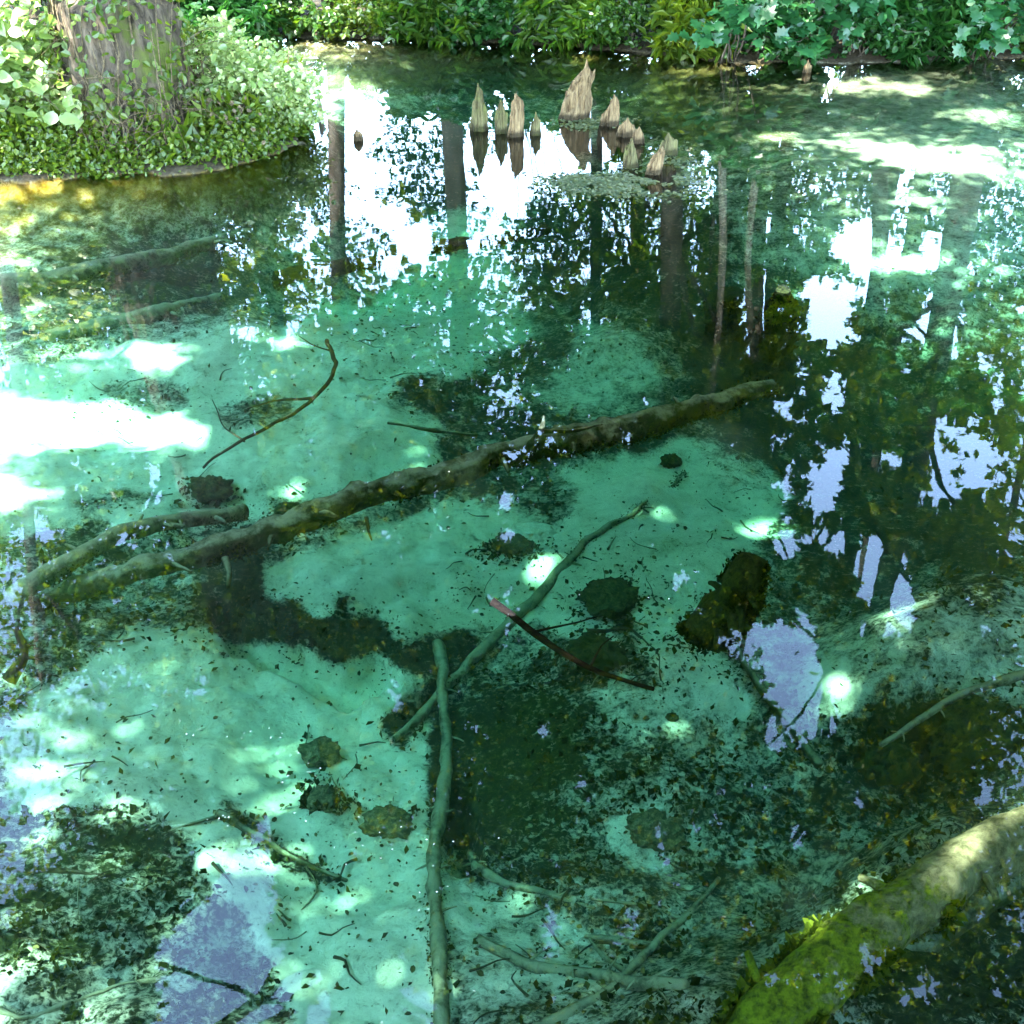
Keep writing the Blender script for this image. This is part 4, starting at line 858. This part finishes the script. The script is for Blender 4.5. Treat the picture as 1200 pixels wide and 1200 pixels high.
# standing mossy sunken stumps
def stump(label, bx, by, bz, tx, ty, tz, rb, rt, m_, seed):
    b_ = G(bx, by, bz); t_ = G(tx, ty, tz); t = empty('sunken_stump', b_); tag(t, label, 'stump'); mb = MB()
    tube(mb, [b_, b_.lerp(t_, .5), t_], rb, rt, sides=26, step=.05, amp=rt * .8, freq=6, seed=seed, radii=[rb, (rb + rt) * .5, rt * 1.05, rt, rt * .8, rt * .25]); mb.build('stem', m_, t)
stump('tall mossy stump standing under water right of centre, top just awash', 893, 470, -1.1, 918, 338, .02, .22, .17, SUNK_MOSS, 1)
stump('smaller brown mossy stump under water left of the tall mossy stump', 852, 400, -1.1, 858, 350, -.35, .26, .20, SUNK_MOSS, 2)

for t in [c for c in C.objects if c.type == 'EMPTY' and c.name.startswith('sunken_stump')]:
    fuzz(t, 2600, .035, LEAFCY if t['label'].startswith('tall') else algm, 41, lambda V: V[:, 2] > -.22, 'moss'); fuzz(t, 2500, .03, algd, 42, None, 'algae')

# clods and rocks on the bed
def clod(label, px_, py_, rx, ry, h_, m_, seed, rot=0, group=None):
    g = bed(px_, py_); g2 = bed(px_ + rx, py_); g3 = bed(px_, py_ - ry); a_ = (g2 - g).length; c_ = (g3 - g).length
    nu, nv = 48, 22; u = np.linspace(0, 2 * np.pi, nu, endpoint=False); v = np.linspace(.12, .98, nv) * np.pi
    V = np.array([(math.cos(p) * math.sin(q), math.sin(p) * math.sin(q), math.cos(q)) for q in v for p in u])
    d = 1 + (fbm(V * 1.8 + seed * 3, seed, 3) - .5) * .9 + (fbm(V * 5 + seed, seed, 4) - .5) * .8
    V = V * d[:, None] * np.array([a_ * .85, c_ * .85, h_ * .8])
    cr, sr = math.cos(R(rot)), math.sin(R(rot)); V[:, :2] = V[:, :2] @ np.array([[cr, sr], [-sr, cr]])
    n_ = len(V); V = np.vstack([V, [0, 0, h_ * .95], [0, 0, -h_]])
    Fq = [[j * nu + (i + 1) % nu, j * nu + i, (j + 1) * nu + i, (j + 1) * nu + (i + 1) % nu] for j in range(nv - 1) for i in range(nu)]
    Fq += [[n_, i, i + 1, (i + 2) % nu] for i in range(0, nu, 2)] + [[n_ + 1, (nv - 1) * nu + (i + 2) % nu, (nv - 1) * nu + i + 1, (nv - 1) * nu + i] for i in range(0, nu, 2)]
    me = mesh_np('rock', V, Fq, 4, True)
    return tag(link('rock', me, m_, None, tuple(g + Vector((0, 0, h_ * .3)))), label, 'rock', group)
clod('grey-olive lone rock on the smooth silt at lower left', 375, 885, 24, 18, .055, CLOD_G, 1)
clod('low dark mound of debris left of the pale pole', 455, 966, 34, 18, .04, CLOD_G, 2)
clod('dark wedge-shaped rock below the white silt at left', 248, 578, 30, 16, .10, CLOD, 3, 15)
clod('small dark rock just above the long trunk at left', 338, 603, 20, 12, .07, CLOD, 4)
clod('dark speckled clump tilted on the silt right of centre', 714, 702, 36, 20, .06, CLOD, 5, -35)
clod('yellow-mossed rock beside the wet reddish stick', 700, 768, 36, 20, .07, SUNK_MOSS, 6, -30)
clod('dark oblong rock at the foot of the bright white mound', 600, 642, 24, 9, .07, CLOD, 7, -25)
clod('bright white silt mound below the long trunk', 622, 628, 30, 18, .05, None or rockmat('white_silt', (.6, .6, .5), (.72, .72, .62), (.78, .78, .68)), 8, -20)
clod('tiny dark stone on the pale ledge right of the moss', 788, 842, 8, 5, .03, CLOD, 9)
clod('small dark stone at the right end of the thin spotted branch', 786, 542, 14, 9, .05, CLOD, 10)
clod('faint small rock below the lone grey-olive rock', 378, 938, 18, 12, .03, CLOD_G, 11)
clod('round pale algae ball in the dark bed right of the pale pole', 768, 978, 36, 26, .09, CLOD_G, 12)
clod('dark mossy rock near the right border under the canopy', 1130, 870, 70, 34, .2, SUNK_MOSS, 13, 10)
clod('dark mossy rock above the huge fallen trunk', 1040, 905, 40, 24, .16, SUNK_MOSS, 14)

# twigs lying about on the bed
r = np.random.default_rng(77)
spots = [(r.uniform(*a), r.uniform(*b_)) for a, b_, k in [((420, 620), (330, 480), 26), ((640, 790), (590, 800), 22), ((100, 260), (430, 620), 16), ((300, 420), (860, 960), 7), ((240, 420), (1000, 1150), 10), ((820, 930), (540, 640), 8), ((430, 620), (600, 720), 10), ((540, 860), (1000, 1190), 18), ((20, 240), (700, 1150), 16)] for _ in range(k)]
for k, (a, b_) in enumerate(spots):
    s = bed(a, b_, .012); an = r.uniform(0, 6.28); L = r.uniform(.05, .22); mb = MB()
    pts = [s]
    for q in range(3):
        an += r.normal() * .35; e = pts[-1] + Vector((math.cos(an), math.sin(an), 0)) * L / 3; e.z = hz(e.x, e.y) + .012 + r.uniform(0, .012); pts.append(e)
    tube(mb, pts, r.uniform(.003, .008), .002, sides=5, step=.03, wig=.02, seed=k)
    reg = 'upper clearing' if b_ < 500 else 'silt right of centre' if a > 600 and b_ < 820 else 'left silt' if a < 430 and b_ < 700 else 'lower part of the pond' if b_ > 820 else 'middle of the pond'
    tag(mb.build('twig', SUNK_DARK if k % 3 else SUNK), 'small dark twig lying on the bed in the ' + reg, 'twig', 'loose twigs on the bed, ' + reg)
# leaf litter on the bed (uncountable)
pp = []; cl = [(470, 345, 70, 16, 260), (560, 420, 60, 16, 220), (430, 395, 60, 14, 160), (750, 720, 40, 40, 160), (470, 440, 60, 25, 160), (560, 370, 60, 30, 200), (520, 460, 50, 15, 160), (700, 650, 40, 20, 150), (730, 780, 50, 30, 300), (560, 690, 30, 20, 130), (350, 730, 90, 22, 500), (600, 560, 60, 20, 200), (300, 600, 80, 20, 250), (160, 470, 60, 16, 220),
                 (840, 600, 40, 30, 130), (650, 900, 90, 70, 500), (480, 770, 60, 20, 250), (130, 1000, 120, 80, 500), (700, 1080, 120, 60, 500), (450, 960, 25, 15, 80), (500, 850, 16, 16, 80), (900, 640, 60, 50, 200), (700, 380, 120, 60, 350), (60, 700, 80, 60, 300), (600, 500, 400, 300, 500), (350, 1030, 60, 50, 150), (1000, 900, 160, 100, 400)]
for cx, cy_, sx, sy, k in cl:
    for _ in range(int(k * (1.3 if 300 < cy_ < 480 else .7))):
        a, b_ = cx + r.normal() * sx, cy_ + r.normal() * sy
        if b_ > 240: pp.append((a, b_))
pp = np.array(pp); z = np.full(len(pp), -.6)
for _ in range(6):
    dx = (pp[:, 0] - 600) / F_PX; v_ = (600 - pp[:, 1]) / F_PX; t_ = (z - CAM_H) / (-sp_ + v_ * cp_); x_ = dx * t_; y_ = (cp_ + v_ * sp_) * t_; z = .5 * z + .5 * (height(x_, y_) + .006)
PL = np.column_stack([x_, y_, z + .004])
mL, n, l, o = mat('sodden_leaf'); gI = n.new('ShaderNodeNewGeometry'); d = n.new('ShaderNodeBsdfDiffuse'); l.new(ramp(n, l, gI.outputs['Random Per Island'], [(.1, (.02, .022, .012)), (.6, (.06, .055, .022)), (.95, (.16, .13, .05))]), d.inputs[0]); l.new(d.outputs[0], o.inputs[0])
tag(link('leaf_litter', leaf_mesh('leaf_litter', PL, r.normal(size=PL.shape) * .35 + np.array([0, 0, 1]),   .010 + .026 * r.uniform(0, 1, len(PL)) ** 3, 'broad', r, droop=0), mL), 'sodden brown leaf litter scattered on the pale pond bed', 'leaf litter', kind='stuff')
# dark tufts of algae and mouldered leaves over the dark parts of the bed, thicker where silt and mould meet
r = np.random.default_rng(91); nb = 90000
a = r.uniform(-120, 1320, nb); b_ = 250 + 1010 * r.uniform(0, 1, nb) ** .9
sv = sample(SILT, a, b_, .5); edge_ = np.exp(-((sv - .5) / .28) ** 2)
rk = [(375, 885, 26, 16), (455, 966, 36, 18), (248, 578, 32, 16), (338, 603, 24, 14), (714, 702, 40, 26), (700, 775, 44, 26), (600, 645, 28, 12), (378, 938, 20, 12), (768, 985, 38, 28), (840, 735, 34, 34), (325, 735, 90, 26), (1040, 905, 60, 30), (1130, 870, 80, 40)]
near = np.zeros(nb, bool)
for q, (cx, cy_, sx, sy) in enumerate(rk):
    sl_ = slice(q * 700, q * 700 + 520); a[sl_] = cx + r.normal(size=520) * sx * .75; b_[sl_] = cy_ + r.normal(size=520) * sy * .75; near[sl_] = True
kk = near | (r.uniform(0, 1, nb) < (.20 * (sv < .45) + .42 * edge_)); a, b_ = a[kk], b_[kk]; z = np.full(len(a), -.6)
for _ in range(6):
    dx = (a - 600) / F_PX; v_ = (600 - b_) / F_PX; t_ = (z - CAM_H) / (-sp_ + v_ * cp_); x_ = dx * t_; y_ = (cp_ + v_ * sp_) * t_; z = .5 * z + .5 * height(x_, y_)
PL = np.column_stack([x_, y_, z])[~((b_ < 320) & (a < 330))]; PL = PL[fbm(PL[:, :2] * 3.5, 8, 3) > .42]
tag(link('pond_algae', leaf_mesh('pond_algae', PL, r.normal(size=PL.shape) * .9 + np.array([0, 0, .8]), .016 + .034 * r.uniform(0, 1, len(PL)) ** 2, 'diamond', r, droop=-.3), algd), 'dark tufts of algae and mouldered leaves over the shaded pond bed', 'algae', kind='stuff')
# floating weed mats and pollen
def floating(name, label, cat, spots, size, mt, seed, z=.004):
    r = np.random.default_rng(seed); q = []; spots = [(a, b, c, d, int(k * (.16 if size < .02 else 1))) for a, b, c, d, k in spots]
    for cx, cy_, sx, sy, k in spots:
        for _ in range(k):
            g = G(cx + r.normal() * sx, cy_ + r.normal() * sy); q.append((g.x, g.y, z + r.uniform(0, .006)))
    q = np.array(q); q = q[fbm(q * np.array([4, 4, 1]), seed, 3) > (.42 if size > .02 else .60)]
    tag(link(name, leaf_mesh(name, q, r.normal(size=q.shape) * .12 + np.array([0, 0, 1]), size, 'broad', r, droop=0), mt), label, cat, kind='stuff')
floating('floating_weed', 'grey-green weed mat floating around the low stump shards', 'water weed', [(690, 213, 22, 4, 900), (725, 218, 35, 6, 1500), (770, 215, 24, 9, 900), (700, 141, 22, 2.5, 500), (790, 190, 20, 10, 300), (690, 148, 20, 2, 200)], .05, WEED, 1)
mP, n, l, o = mat('pollen'); d = n.new('ShaderNodeBsdfDiffuse'); d.inputs[0].default_value = (.35, .36, .28, 1); l.new(d.outputs[0], o.inputs[0])
floating('floating_pollen', 'tiny pale pollen and petals floating on the clear water', 'pollen', [(280, 900, 70, 80, 900), (480, 420, 120, 60, 500), (430, 560, 140, 60, 400), (430, 1040, 50, 70, 400), (740, 640, 120, 90, 400), (880, 420, 120, 90, 300), (300, 330, 60, 60, 300)], .0065, mP, 2, z=.002)
# slim tree leaning out beside the left border, mirrored in the shallow water
bA = G(2, 196)
make_tree('slim_tree', (bA.x - .2, bA.y + .2, .2), Ar(70, 1000, 9.2), .085, [(-3.8, 8.8, 8.5, 1.6, 1.4, 1.4), (-5.2, 9.5, 5.4, 1.2, 1.0, 1.2)], 110, 34, .6, .10, 611, 'slim pale tree leaning out from behind the big-leaved shrub', None, LEAFY, BARK_PALE, lean=[Ar(16, 380, 10.0), Ar(40, 700, 9.6)])
